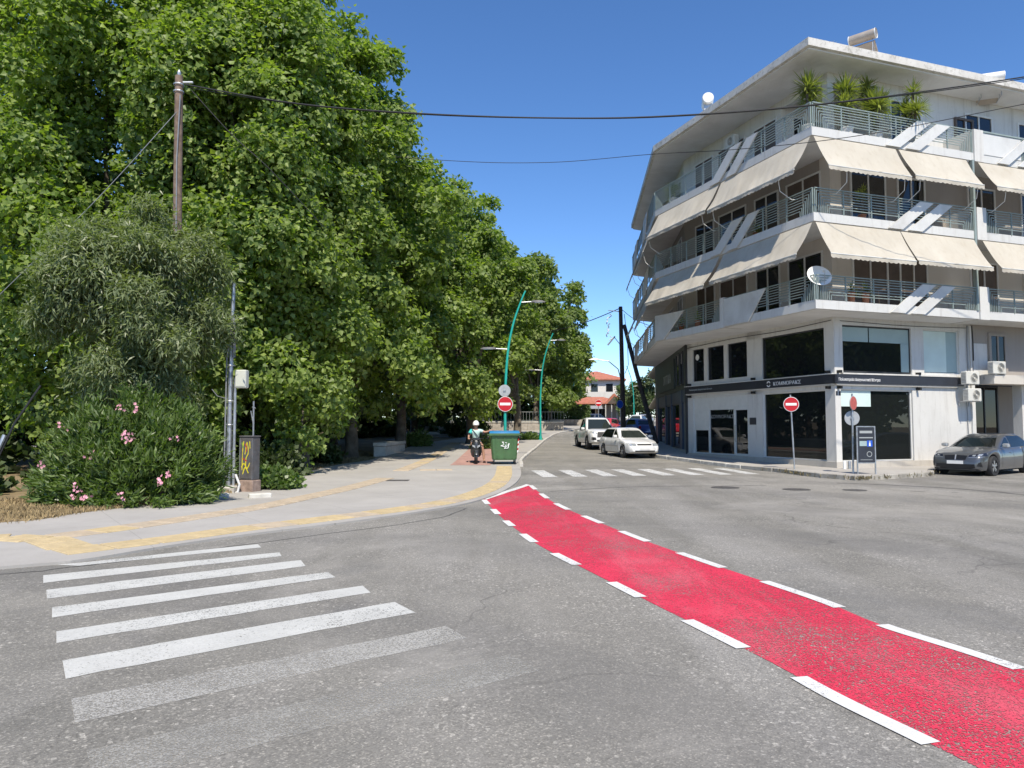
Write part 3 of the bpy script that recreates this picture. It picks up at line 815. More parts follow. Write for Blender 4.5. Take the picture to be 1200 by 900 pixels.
fpart('window_sill', 'frame_white', onB, 0.0, 9.86, 0.002, 0.15, 3.605, 3.635)
# things seen inside the shop
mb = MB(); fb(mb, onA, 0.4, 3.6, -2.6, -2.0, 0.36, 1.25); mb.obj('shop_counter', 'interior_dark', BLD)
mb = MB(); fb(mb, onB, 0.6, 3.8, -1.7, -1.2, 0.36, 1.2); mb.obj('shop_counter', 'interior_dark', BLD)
fpart('display_rail', 'interior_white', onB, 0.6, 2.9, -0.9, -0.87, 1.42, 1.46)
# dark sign band
BAND = MB(); fb(BAND, onA, -0.12, 6.25, 0.0, 0.13, 3.26, 3.60); fb(BAND, onB, -0.13, 9.86, 0.0, 0.12, 3.26, 3.60)
BAND = BAND.obj('sign_band', 'slate_sign', BLD)
mb = MB(); fb(mb, onB, 0.0, 9.86, 0.002, 0.10, 3.20, 3.257); fb(mb, onA, 0.0, 6.25, 0.002, 0.10, 3.20, 3.257); mb.obj('band_trim', 'wall_cream', BLD)
def lettering(txt, size, M, mat, parent, name='lettering', width=None, depth=0.006):
    cu = bpy.data.curves.new('text', 'FONT'); cu.body = txt; cu.size = size; cu.extrude = depth; cu.resolution_u = 2
    o = bpy.data.objects.new('text', cu); COL.objects.link(o)
    bpy.context.view_layer.update()
    me = bpy.data.meshes.new_from_object(o.evaluated_get(bpy.context.evaluated_depsgraph_get()))
    bpy.data.objects.remove(o)
    if width:
        xs = [v.co.x for v in me.vertices]
        if xs:
            k = width / (max(xs) - min(xs)); x0 = min(xs)
            for v in me.vertices: v.co.x = (v.co.x - x0) * k
    me.materials.clear(); me.materials.append(MAT[mat])
    ob = bpy.data.objects.new(name, me); COL.objects.link(ob); ob.parent = parent; ob.matrix_local = M
    return ob
def frameM(o, ux, uy):
    ux, uy = Vector(ux).normalized(), Vector(uy).normalized(); uz = ux.cross(uy)
    return Matrix(((ux.x, uy.x, uz.x, o[0]), (ux.y, uy.y, uz.y, o[1]), (ux.z, uy.z, uz.z, o[2]), (0, 0, 0, 1)))
MB_ = frameM(onB(3.25, 0.128, 3.345), (0, -1, 0), (0, 0, 1))
lettering('\u039a\u039f\u039c\u039d\u039f\u03a1\u0391\u039a\u03a3', 0.20, MB_, 'letter_white', BAND, 'lettering', 1.6)
ring = MB()
for a0, a1 in ((20, 160), (200, 340)):
    n = 12; pts = []
    for rr in (0.125, 0.075):
        for k in range(n + 1):
            a = R(a0 + (a1 - a0) * k / n); pts.append((rr * math.cos(a), rr * math.sin(a)))
    o = len(ring.v)
    for (u, v) in pts: ring.v.append(onB(3.55 - u, 0.128, 3.42 + v))
    for k in range(n): ring.f.append((o + k, o + k + 1, o + n + 2 + k, o + n + 1 + k))
ring.obj('logo', 'letter_white', BAND)
lettering('\u03a0\u03bf\u03bb\u03c5\u03b9\u03b1\u03c4\u03c1\u03b5\u03af\u03b1 \u0394\u03b9\u03b1\u03b3\u03bd\u03c9\u03c3\u03c4\u03b9\u03ba\u03ac \u039a\u03ad\u03bd\u03c4\u03c1\u03b1', 0.15, frameM(onA(0.06, 0.138, 3.36), (1, 0, 0), (0, 0, 1)), 'letter_white', BAND, 'lettering', 1.95)
lettering('\u03a0\u03bf\u03bb\u03c5\u03b9\u03b1\u03c4\u03c1\u03b5\u03af\u03b1 \u0394\u03b9\u03b1\u03b3\u03bd\u03c9\u03c3\u03c4\u03b9\u03ba\u03ac \u039a\u03ad\u03bd\u03c4\u03c1\u03b1', 0.11, frameM(onB(9.45, 0.128, 3.40), (0, -1, 0), (0, 0, 1)), 'letter_grey', BAND, 'lettering', 1.9)
lettering('\u039a\u039f\u039c\u039d\u039f\u03a1\u0391\u039a\u03a3', 0.22, frameM(onB(8.0, -0.105, 2.05), (0, -1, 0), (0, 0, 1)), 'letter_grey', BLD, 'window_lettering', 1.75, 0.001)
# little spotlights over the band
for fn, ts in ((onB, (0.25, 4.6, 9.5)), (onA, (0.14, 3.95))):
    for t in ts:
        for z in (3.70, 3.12):
            fb(MB(), fn, t - 0.05, t + 0.05, 0.0, 0.18, z - 0.05, z + 0.05).obj('spotlight', 'black_plastic', BLD)
for dx in (0.03, 0.17): fpart('number_plate', 'slate_sign', onA, dx, dx + 0.08, 0.002, 0.01, 2.82, 2.98)

# far wing ground floor: the dark shop
fpart('store_wall', 'store_green', onC, 0.02, 14, -0.3, 0.02, 3.55, 5.80)
fpart('store_sign', 'store_green', onC, 4.0, 11.0, 0.02, 0.10, 3.75, 5.4)
lettering('\u039f\u03a0\u03a4\u0399\u039a\u0391', 0.7, frameM(onC(8.8, 0.105, 4.15), (-dC[0], -dC[1], 0), (0, 0, 1)), 'letter_grey', BLD, 'store_lettering', 3.6)
for a, b in ((0.9, 2.0), (2.2, 3.3)): glaz('upper_window', onC, a, b, 3.8, 5.5, n=0.03, mat='dark_glass', fr='frame_dark', fw=0.04)
mb = MB()
for t0, t1 in ((0.02, 0.35), (1.7, 2.6), (5.9, 6.3), (8.4, 8.8), (12.6, 14)): fb(mb, onC, t0, t1, -0.3, 0.02, 0.4, 3.55)
fb(mb, onC, 0.35, 12.6, -0.25, -0.02, 2.9, 3.548); mb.obj('store_piers', 'store_blue', BLD)
fpart('store_door', 'store_grey', onC, 0.35, 1.7, -0.2, -0.08, 0.4, 2.9)
for a, b in ((2.6, 5.9), (6.3, 8.4), (8.8, 12.6)): glaz('shop_window', onC, a, b, 0.5, 2.9, fr='frame_dark')
fpart('store_display', 'wall_cream', onC, 2.8, 5.7, -1.0, -0.8, 0.5, 2.4)

# right-hand bay beyond the shop: stair entrance and a small window
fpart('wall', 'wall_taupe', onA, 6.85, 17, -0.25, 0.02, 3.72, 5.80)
fpart('wall', 'wall_white', onA, 6.93, 7.7, 0.02, 0.03, 3.72, 5.0)
fpart('canopy', 'wall_cream', onA, 7.35, 17, -0.2, 0.55, 3.36, 3.72)
fpart('wall', 'wall_taupe', onA, 10.1, 17, -1.6, -1.4, 0.3, 3.4)
fpart('side_wall', 'wall_white', onA, 6.85, 7.0, -1.6, 0.0, 0.38, 3.4)
fpart('pier', 'wall_white', onA, 9.6, 9.95, -0.4, 0.0, 0.3, 3.36)
ed = glaz('entrance_door', onA, 7.0, 10.1, 0.38, 3.4, n=-1.45, mat='dark_glass', fr='frame_dark', fw=0.07, bars=(8.2, 9.3))
sw = glaz('upper_window', onA, 7.75, 8.75, 3.76, 5.45, n=0.05, mat='shop_glass', fr='wall_taupe', fw=0.12, bars=(8.25,))
fpart('curtain', 'interior_white', onA, 7.9, 8.3, 0.022, 0.03, 4.6, 5.3, sw)

# ---------------- upper storeys
def floor_mass(z0, z1, mat):
    return poly_slab('wall', mat, core, z0, z1)
floor_mass(5.78, Z2 - 0.30, 'wall_cream')
floor_mass(Z2 - 0.28, Z3 - 0.30, 'wall_taupe')  # shade under the second-floor awnings is partly put into this wall colour
core3 = [(0.0, 2.6), (2.9, 2.6), (2.9, 0.0), (17, 0), (17, CE[1] + 0.5), (CE[0] + 0.2, CE[1] + 0.5), (CE[0], CE[1]), (KX, KY)]
poly_slab('wall', 'wall_white', core3, Z3 - 0.28, ZR)
fpart('corner_column', 'wall_white', onA, 0.0, 0.28, -0.28, 0.0, Z3, ZR)
fpart('corner_column', 'wall_cream', onA, -0.02, 0.5, -0.5, 0.02, Z2, Z3 - 0.3)
fpart('beam', 'wall_white', onA, 0.28, 2.9, -0.25, 0.0, ZR - 0.35, ZR)
fpart('beam', 'wall_white', onB, 0.28, 2.6, -0.25, 0.0, ZR - 0.35, ZR)
def door(fn, t0, t1, z0, z1, mat='shutter_brown', fr='frame_white', n=0.0):
    o = MB(); fw = 0.07
    fb(o, fn, t0 - fw, t0, n, n + 0.05, z0, z1 + fw); fb(o, fn, t1, t1 + fw, n, n + 0.05, z0, z1 + fw); fb(o, fn, t0, t1, n, n + 0.05, z1, z1 + fw)
    mid = (t0 + t1) / 2; fb(o, fn, mid - 0.03, mid + 0.03, n + 0.012, n + 0.048, z0, z1)
    o = o.obj('balcony_door', fr, BLD)
    fb(MB(), fn, t0, t1, n, n + 0.012, z0, z1).obj('pane', mat, o)
    return o
for z in (Z1, Z2, Z3):
    dk = 'dark_glass'
    for (a, b) in ((0.5, 2.3), (2.9, 4.3), (5.0, 6.9), (7.4, 8.8)):
        if z == Z3 and a < 2.6: continue
        door(onB, a, b, z + 0.02, z + 2.2, dk if (a + z) % 2 < 1 else 'shutter_brown')
    for (a, b) in ((1.0, 2.6), (3.3, 4.6), (7.0, 8.4), (10, 11.6)):
        if z == Z3 and a < 6: continue
        door(onA, a, b, z + 0.02, z + 2.2, 'shutter_brown' if z == Z1 else dk)
    for a in (1.0, 4.5, 8.0, 11.0): door(onC, a, a + 1.5, z + 0.02, z + 2.2, dk)
door(onA, 3.05, 4.0, Z3 + 0.02, Z3 + 2.2, 'dark_glass')
door(lambda t, n, z: (t, 2.6 - n, z), 0.6, 2.3, Z3 + 0.02, Z3 + 2.2, 'dark_glass')
glaz('upper_window', onA, 6.35, 7.35, Z3 + 1.0, Z3 + 2.0, n=0.04, mat='dark_glass', fr='shutter_brown', fw=0.09, bars=(6.85,))

SL_A = (-BO, -AO)
def slab_poly(bo, ao, xr):
    # outer line: front A from xr to the corner, front B to the bend, far wing to its end
    k = 9.38 * (bo / 1.95)
    kk = np.array([-bo, 9.40]); e = kk + dC * 14.0
    return [(xr, -ao), (xr, 0.4), (0.4, 0.4), (0.4, KY), (CE[0] + 0.4, CE[1]), (e[0], e[1]), (kk[0], kk[1]), (-bo, -ao)]
def outB(t, n, z): return (-BO - n, t, z)
def outA(t, n, z): return (t, -AO - n, z)
KK = np.array([-BO, 9.40])
def outC(t, n, z): return (KK[0] + dC[0] * t + nC[0] * n, KK[1] + dC[1] * t + nC[1] * n, z)

def railing(fn, t0, t1, z, parent, rows=8, h=0.88, ends=(True, True), post=1.45):
    """horizontal flat rails; at the ends they turn down in nested right angles"""
    mb = MB(); step = 0.098; r = 0.011
    def bar(a, b): mb.tube([fn(*a), fn(*b)], r, 4, True)
    fb(mb, fn, t0, t1, -0.03, 0.03, z + h - 0.03, z + h)
    for k in range(1, rows):
        zz = z + h - step * k
        a = t0 + (0.09 * k if ends[0] else 0); b = t1 - (0.09 * k if ends[1] else 0)
        fb(mb, fn, a, b, -0.012, 0.012, zz - 0.012, zz + 0.012)
        if ends[0] : fb(mb, fn, a - 0.012, a + 0.012, -0.012, 0.012, z, zz)
        if ends[1]: fb(mb, fn, b - 0.012, b + 0.012, -0.012, 0.012, z, zz)
    n = max(2, int((t1 - t0) / post) + 1)
    for k in range(n + 1):
        t = t0 + 0.02 + (t1 - t0 - 0.04) * k / n
        fb(mb, fn, t - 0.018, t + 0.018, -0.03, 0.012, z, z + h - 0.03)
    return mb.obj('railing', 'rail_metal', parent)

def slant(fn, tb, tt, w, z0, z1, parent, n0=0.03, n1=0.09):
    """one leaning slab of the paired balcony ornament"""
    poly = [(tb, z0), (tb + w, z0), (tt + w, z1), (tt, z1)]
    return MB().prism(poly, lambda u, v, t: fn(u, t, v), n0, n1).obj('ornament_panel', 'panel_white', parent)

def balcony(z, lab):
    b = MB().prism(slab_poly(BO, AO, 5.72), lambda u, v, t: (u, v, t), z - 0.31, z).obj('balcony', 'fascia_white', BLD)
    sf = MB().prism(slab_poly(BO - 0.12, AO - 0.12, 5.70), lambda u, v, t: (u, v, t), z - 0.325, z - 0.312).obj('soffit', 'soffit', b)
    return b
bal = [balcony(z, i) for i, z in enumerate((Z1, Z2, Z3))]
for i, z in enumerate((Z1, Z2, Z3)):
    b = bal[i]
    railing(outA, -BO + 0.04, 5.68, z, b)
    slant(outA, 1.32, 2.85, 0.66, z - 0.29, z + 0.82, b); slant(outA, 2.26, 3.80, 0.66, z - 0.29, z + 0.82, b)
    if i > 0:
        railing(outB, -AO + 0.04, 9.36, z, b)
        slant(outB, 4.05, 2.52, 0.72, z - 0.29, z + 0.86, b); slant(outB, 2.95, 1.52, 0.66, z - 0.29, z + 0.86, b)
    else:
        railing(outB, -AO + 0.04, 3.80, z, b, ends=(True, False))
        railing(outB, 4.15, 9.36, z, b, ends=(True, True))
        MB().prism([(2.3, z - 0.29), (3.85, z - 0.29), (3.85, z + 0.84), (1.25, z + 0.84)], lambda u, v, t: outB(u, t, v), 0.03, 0.09).obj('ornament_panel', 'panel_white', b)
        MB().prism([(8.6, z - 0.29), (9.36, z - 0.29), (9.36, z + 0.92), (6.9, z + 0.84)], lambda u, v, t: outB(u, t, v), 0.03, 0.09).obj('ornament_panel', 'panel_white', b)
        fb(MB(), outB, 3.86, 4.12, -0.9, 0.10, z - 0.33, z + 0.92).obj('dividing_wall', 'wall_white', b)
    railing(outC, 0.05, 13.9, z, b)
    for t in (3.0, 9.0):
        slant(outC, t + 1.5, t, 0.7, z - 0.29, z + 0.86, b); slant(outC, t + 2.6, t + 1.1, 0.7, z - 0.29, z + 0.86, b)
    # the next balcony to the right, past the dividing post
    b2 = MB().prism([(6.22, -AO + 0.02), (17, -AO + 0.02), (17, 0.4), (6.22, 0.4)], lambda u, v, t: (u, v, t), z - 0.31, z).obj('balcony', 'fascia_white', BLD)
    fb(MB(), onA, 5.73, 6.21, -0.3, AO + 0.05, z - 0.34, z + 0.92).obj('dividing_wall', 'wall_white', b2)
    if i < 2: railing(outA, 6.26, 13, z, b2)
    else:
        fb(MB(), outA, 6.26, 8.3, -0.1, 0.0, z, z + 0.85).obj('parapet', 'panel_white', b2)
        fb(MB(), outA, 6.22, 14, -0.05, 0.03, z + 0.86, z + 0.92).obj('railing', 'rail_metal', b2)
        railing(outA, 8.32, 13, z, b2)
        slant(outA, 6.9, 8.4, 0.6, z - 0.29, z + 0.82, b2); slant(outA, 8.0, 9.5, 0.6, z - 0.29, z + 0.82, b2)
fpart('downpipe', 'rail_metal', onA, 5.60, 5.70, AO - 0.1, AO + 0.04, Z1, Z3 - 0.3)
fpart('downpipe', 'wall_white', onA, 6.72, 6.80, 0.0, 0.08, 0.4, 5.7)
fpart('downpipe', 'frame_dark', onB, 9.78, 9.86, 0.0, 0.1, 0.3, 5.7)

# roof slab and eaves
RP = slab_poly(BO + 0.06, AO + 0.0, 17.5)
RP[1] = (17.5, 23); RP[2] = (8, 23); RP[3] = (7.5, 23)
roof = MB().prism(RP, lambda u, v, t: (u, v, t), ZR + 0.06, ZR + 0.34).obj('roof', 'eave_concrete', BLD)
RP2 = slab_poly(BO - 0.08, AO - 0.14, 17.4); RP2[1] = (17.4, 22.8); RP2[2] = (8, 22.8); RP2[3] = (7.5, 22.8)
MB().prism(RP2, lambda u, v, t: (u, v, t), ZR + 0.002, ZR + 0.058).obj('soffit', 'soffit', roof)

# awnings under the slabs: cloth, scalloped valance, bent arms
def awning(fn, t0, t1, ztop, drop, out, parent=BLD, arms=(), sag=0.09):
    drop *= rnd.uniform(0.95, 1.05); out *= rnd.uniform(0.92, 1.08); ph = rnd.uniform(0, 6)
    n = max(6, int((t1 - t0) / 0.11)); m = 10
    cloth = MB()
    for i in range(n + 1):
        t = t0 + (t1 - t0) * i / n
        for k in range(m + 1):
            s = k / m
            zz = ztop - drop * s - sag * math.sin(math.pi * s) * (0.6 + 0.4 * math.sin(t * 2.3 + t0))
            cloth.v.append(fn(t, 0.03 + out * s + s * (0.014 * math.sin(t * 5 + ph) + 0.010 * math.sin(t * 13 + 3 * s + ph) + 0.012 * math.sin(t * 2.1 + 6 * s)), zz + 0.012 * math.sin(t * 7 + ph + 4 * s) * s))
    w = m + 1
    for i in range(n):
        for k in range(m): cloth.f.append((i * w + k, i * w + k + 1, (i + 1) * w + k + 1, (i + 1) * w + k))
    o = cloth.obj('awning', 'awning_cloth', parent, smooth=True)
    val = MB(); q = int((t1 - t0) / 0.06)
    for i in range(q + 1):
        t = t0 + (t1 - t0) * i / q
        d = 0.12 + 0.045 * abs(math.sin(i * math.pi / 3.5))
        zz = ztop - drop
        val.v += [fn(t, out + 0.035, zz), fn(t, out + 0.04 + 0.012 * math.sin(t * 6), zz - d)]
    for i in range(q): val.f.append((2 * i, 2 * i + 1, 2 * i + 3, 2 * i + 2))
    val.obj('valance', 'awning_cloth', o)
    MB().tube([fn(t0, out + 0.03, ztop - drop + 0.0), fn(t1, out + 0.03, ztop - drop + 0.0)], 0.02, 6).obj('front_bar', 'frame_white', o)
    for a in arms:
        MB().tube([fn(a, out + 0.02, ztop - drop), fn(a + 0.15, out * 0.75, ztop - drop - 0.45), fn(a + 0.05, 0.1, ztop - drop - 0.75), fn(a, -0.1, ztop - drop - 0.72)], 0.014, 5).obj('arm', 'frame_white', o)
    return o
ZA3, ZA2 = Z3 - 0.36, Z2 - 0.36
awning(outA, -1.90, 1.80, ZA3, 1.20, 0.70, arms=(-1.1, 1.5)); awning(outA, 1.95, 5.30, ZA3, 1.20, 0.70, arms=(2.2, 5.0)); awning(outA, 5.9, 11.5, ZA3, 1.20, 0.70, arms=(6.4, 9))
awning(outA, -1.90, 1.9, ZA2, 1.24, 0.70); awning(outA, 1.93, 5.55, ZA2, 1.24, 0.70); awning(outA, 6.0, 11.5, ZA2, 1.24, 0.70)
awning(outB, -1.25, 3.95, ZA3, 1.20, 0.72, arms=(-0.4, 3.6)); awning(outB, 4.1, 9.0, ZA3, 1.20, 0.72, arms=(4.4, 8.8))
awning(outB, -1.25, 3.9, ZA2, 1.12, 0.75); awning(outB, 4.15, 9.0, ZA2, 1.30, 0.75)
for z in (ZA3, ZA2):
    awning(outC, 0.5, 5.2, z, 1.6, 0.55, arms=(0.8, 4.8)); awning(outC, 5.6, 10.5, z, 1.5, 0.6, arms=(6, 10))
# warm walls seen under the first-floor awning
fpart('partition', 'shutter_brown', onA, 2.70, 3.2, 0.0, 0.04, Z1, Z1 + 2.3)

def bl(x, y, z):
    """building-local point to world"""
    a = R(19.2); return (11.9 + x * math.cos(a) - y * math.sin(a), 27.0 + x * math.sin(a) + y * math.cos(a), z)

# service pipes and loose cables on the fronts
for pts, r, m in (([onA(6.45, 0.05, 2.7), onA(6.5, 0.04, 2.2), onA(6.55, 0.03, 0.45)], 0.014, 'cable_grey'), ([onA(6.62, 0.04, 3.9), onA(6.6, 0.04, 4.8), onA(6.64, 0.04, 5.7)], 0.022, 'cable_grey'),
                  ([onA(6.9, 0.06, 4.3), onA(6.92, 0.05, 5.0), onA(6.88, 0.05, 5.7)], 0.018, 'cable_black'), ([onB(0.1, 0.02, 5.62), onB(3.0, 0.02, 5.55), onB(6.2, 0.02, 5.60), onB(9.8, 0.02, 5.52)], 0.012, 'cable_black'),
                  ([onB(5.3, 0.03, 14.0), onB(5.1, 0.03, 13.4), onB(5.15, 0.03, 12.2)], 0.016, 'cable_grey'), ([onA(0.3, 0.02, 5.6), onA(3.4, 0.02, 5.55), onA(6.6, 0.02, 5.6)], 0.010, 'cable_black')):
    MB().tube([tuple(p) for p in catmull(pts, 5)], r, 6).obj('service_cable', m, BLD)
for t in (0.9, 3.3, 5.4):
    MB().tube([outA(t, 0.0, Z3 - 0.34), outA(t, 0.02, Z3 - 0.42)], 0.02, 6).obj('drain_spout', 'cable_grey', BLD)

# ---------------- things fixed to or standing on the building
def air_con(loc, rz, label, w=0.86, h=0.62):
    t = thing('air_conditioner', loc, rz, label, 'air conditioner', 'outdoor air conditioner units on the building')
    c = MB().rbox(-w / 2, w / 2, -0.32, 0, 0, h, 0.02).obj('casing', 'ac_white', t)
    MB().lathe([(0.25, -0.325), (0.25, -0.335), (0.225, -0.335), (0.225, -0.322)], 24, 'Y', (0.08, 0, h / 2)).obj('fan_ring', 'ac_white', t)
    g = MB()
    g.lathe([(0.05, -0.34), (0.05, -0.332), (0.01, -0.332)], 12, 'Y', (0.08, 0, h / 2))
    for k in range(5): g.lathe([(0.08 + 0.032 * k, -0.338), (0.08 + 0.032 * k, -0.33), (0.072 + 0.032 * k, -0.33), (0.072 + 0.032 * k, -0.338)], 20, 'Y', (0.08, 0, h / 2))
    g.obj('fan_grille', 'ac_white', t)
    MB().lathe([(0.222, -0.322), (0.222, -0.3225), (0.001, -0.3225)], 20, 'Y', (0.08, -0.0005, h / 2)).obj('fan_well', 'ac_grille', t)
    s = MB()
    for k in range(7): s.box(-w / 2 - 0.004, -w / 2 + 0.004, -0.28, -0.05, 0.08 + k * 0.07, 0.115 + k * 0.07)
    s.obj('side_grille', 'ac_grille', t)
    for x in (-w * 0.36, w * 0.36):
        br = MB(); br.box(x - 0.02, x + 0.02, -0.36, 0.30, -0.035, -0.001); br.box(x - 0.02, x + 0.02, 0.26, 0.30, -0.25, -0.035)
        br.obj('bracket', 'galvanised', t)
    t.scale = (0.80,) * 3
    return t
ra = R(19.2)
air_con(bl(6.22, -0.30, 3.32), ra, 'upper of two wall air conditioners stacked beside the dark sign band')
air_con(bl(6.30, -0.30, 2.66), ra, 'lower of two wall air conditioners, casting its shadow on the white shop wall')
air_con(bl(7.60, -0.36, 3.75), ra, 'air conditioner standing on the entrance canopy below the curtained window')
air_con(bl(-0.32, 5.3, 14.0), ra - math.pi / 2, 'air conditioner hung high under the eaves on the shaded front')

def dish():
    t = thing('satellite_dish', bl(-1.62, -1.0, Z1 + 0.0), ra + R(-12), 'white round satellite dish on the first-floor balcony corner', 'satellite dish')
    M = Matrix.Translation((0, -0.1, 0.82)) @ Matrix.Rotation(R(-12), 4, 'Y') @ Matrix.Rotation(R(62), 4, 'X')
    d = MB(); prof = [(0.02, 0.0), (0.16, 0.016), (0.30, 0.055), (0.42, 0.11), (0.425, 0.12), (0.41, 0.12), (0.29, 0.068), (0.15, 0.028), (0.02, 0.012)]
    d.lathe(prof, 28)
    d.v = [tuple(M @ Vector(p)) for p in d.v]; d.obj('reflector', 'tank_white', t, smooth=True)
    MB().tube([(0, 0.05, 0), (0, 0.05, 0.6), (0, 0.0, 0.78)], 0.025, 8).obj('mast', 'galvanised', t)
    p0, p1 = M @ Vector((0, -0.4, 0.1)), M @ Vector((0, -0.1, 0.5))
    MB().tube([p0, p1], 0.012, 6).obj('feed_arm', 'galvanised', t)
    MB().cyl(p1, p1 + (M.to_3x3() @ Vector((0, 0.05, -0.1))), 0.035, 0.03, 8).obj('receiver', 'ac_white', t)
dish()

def solar_heater(loc, rz, label, shell):
    t = thing('solar_water_heater', loc, rz, label, 'water heater', 'solar water heaters on the roof')
    # tank lies along local x, collector slopes down behind
    MB().lathe([(0.02, -0.72), (0.24, -0.72), (0.285, -0.68), (0.285, 0.68), (0.24, 0.72), (0.02, 0.72)], 22, 'X', (0, 0, 1.25)).obj('tank', shell, t, smooth=True)
    for s in (-1, 1): MB().lathe([(0.29, -0.03), (0.295, 0.02), (0.2, 0.05), (0.02, 0.06)], 22, 'X', (s * 0.72, 0, 1.25)).obj('tank_cap', 'tank_white', t)
    M = Matrix.Translation((0, -0.25, 0.98)) @ Matrix.Rotation(R(42), 4, 'X')
    c = MB().box(-0.6, 0.6, -1.35, 0, -0.08, 0, M).obj('collector', 'heater_shell', t)
    MB().box(-0.56, 0.56, -1.31, -0.04, 0.002, 0.006, M).obj('collector_glass', 'collector_dark', c)
    f = MB()
    for x in (-0.55, 0.55):
        f.tube([(x, 0.1, 0), (x, 0.05, 1.0)], 0.022, 5); f.tube([(x, 0.1, 0.02), (x, -1.25, 0.03)], 0.022, 5); f.tube([(x, 0.05, 0.9), (x, -0.5, 0.03)], 0.018, 5)
    f.obj('stand', 'galvanised', t)
    t.scale = (0.64,) * 3
    return t
zr = ZR + 0.34
solar_heater(bl(1.0, -0.75, zr), ra + R(-62 + 180), 'solar water heater with brown tank tilted up near the roof corner', 'heater_shell')
solar_heater(bl(7.5, -0.75, zr - 0.5), ra + R(-40 + 180), 'white solar water heater lying low along the right-hand roof edge', 'tank_white')
def roof_tank():
    t = thing('solar_water_heater', bl(-1.6, 5.4, zr - 0.05), R(-12), 'white round-ended tank peeking over the shaded side of the roof', 'water heater', 'solar water heaters on the roof')
    MB().lathe([(0.02, -0.55), (0.25, -0.55), (0.29, -0.5), (0.29, 0.5), (0.25, 0.55), (0.02, 0.55)], 22, 'Y', (0, 0, 0.72)).obj('tank', 'tank_white', t, smooth=True)
    for y in (-0.35, 0.35): MB().box(-0.2, 0.2, y - 0.03, y + 0.03, 0, 0.47).obj('stand', 'galvanised', t)
    t.scale = (0.85,) * 3
roof_tank()
def antenna(loc, label):
    t = thing('antenna', loc, R(30), label, 'antenna')
    MB().tube([(0, 0, 0), (0, 0, 2.3)], 0.02, 6).obj('mast', 'galvanised', t)
    e = MB(); e.tube([(-0.6, 0, 2.2), (0.7, 0, 2.2)], 0.012, 5)
    for k in range(8): x = -0.5 + k * 0.16; e.tube([(x, -0.25, 2.2), (x, 0.25, 2.2)], 0.008, 4)
    e.obj('elements', 'galvanised', t)
antenna(bl(2.6, 2.2, zr), 'thin television antenna standing behind the tilted roof heater')

def yucca(loc, heads, label, pot='pot_white', potw=0.22, group='potted yuccas on the top-floor terrace'):
    t = thing('potted_yucca', loc, rnd.uniform(0, 6), label, 'potted plant', group)
    big = loc[2] > 12 and potw > 0.2
    p = MB().lathe([(potw * 0.7, 0), (potw, 0.38), (potw * 1.08, 0.38), (potw * 1.08, 0.42), (potw * 0.9, 0.42), (potw * 0.88, 0.36), (0.01, 0.36)], 16).obj('pot', pot, t)
    tr = MB(); lf = MB()
    for (dx, dy, h, s) in heads:
        tr.tube([(dx * 0.2, dy * 0.2, 0.36), (dx * 0.6, dy * 0.6, h * 0.6), (dx, dy, h)], [0.05, 0.045, 0.04], 7)
        for k in range(int((130 if big else 70) * s)):
            a = rnd.uniform(0, 2 * math.pi); el = math.radians(rnd.triangular(-55, 88, 30)); L = s * rnd.uniform(0.45, 0.66) * (1.25 if big else 1)
            d = Vector((math.cos(a) * math.cos(el), math.sin(a) * math.cos(el), math.sin(el)))
            side = d.cross(Vector((0, 0, 1))).normalized() * (0.027 if big else 0.021)
            b = Vector((dx, dy, h + rnd.uniform(-0.16, 0.1)))
            m = b + d * L * 0.55 + Vector((0, 0, -0.03)); tip = b + d * L + Vector((0, 0, -0.14 * L * (1.2 - el)))
            lf.add([b - side * 0.7, b + side * 0.7, m + side, m - side, tip], [(0, 1, 2, 3), (3, 2, 4)])
    tr.obj('trunk', 'bark_dark', t); o = lf.obj('leaves', 'leaf_yucca', t, fix=False); o['kind'] = 'stuff'
    return t
yucca(bl(-1.35, -0.45, Z3), [(0, 0, 1.85, 1.05), (0.25, 0.2, 1.45, 0.9)], 'tall yucca bushing over the railing at the terrace corner')
yucca(bl(0.15, -0.75, Z3), [(0, 0, 1.85, 1.0), (0.1, 0.1, 1.3, 0.85)], 'slim yucca beside the white corner column of the terrace')
yucca(bl(1.55, -0.75, Z3), [(0.3, 0, 1.75, 1.0), (-0.3, 0.1, 1.35, 1.0), (0.1, 0.0, 1.35, 0.95), (0.35, 0.1, 2.3, 0.7)], 'widest yucca with several heads on the right-hand terrace')
yucca(bl(3.0, -0.85, Z3), [(-0.1, 0, 1.4, 1.0), (0.55, 0, 1.25, 0.85), (0.2, 0.1, 2.1, 0.65)], 'yucca behind the slanting ornament panels of the terrace')
yucca(bl(-1.4, 8.6, Z3), [(0, 0, 0.75, 0.9)], 'low spiky plant at the far end of the terrace on the shaded front')
yucca(bl(-1.2, 4.0, Z3), [(0, 0, 0.95, 0.6)], 'small dark spiky plant below the eaves air conditioner', 'pot_terracotta', 0.16)
yucca(bl(2.75, 0.75, 0.36), [(0, 0, 1.2, 0.9), (0.15, 0.1, 1.6, 0.8)], 'indoor yucca growing behind the shop window', 'pot_terracotta', 0.2, 'potted plants on balconies and indoors')
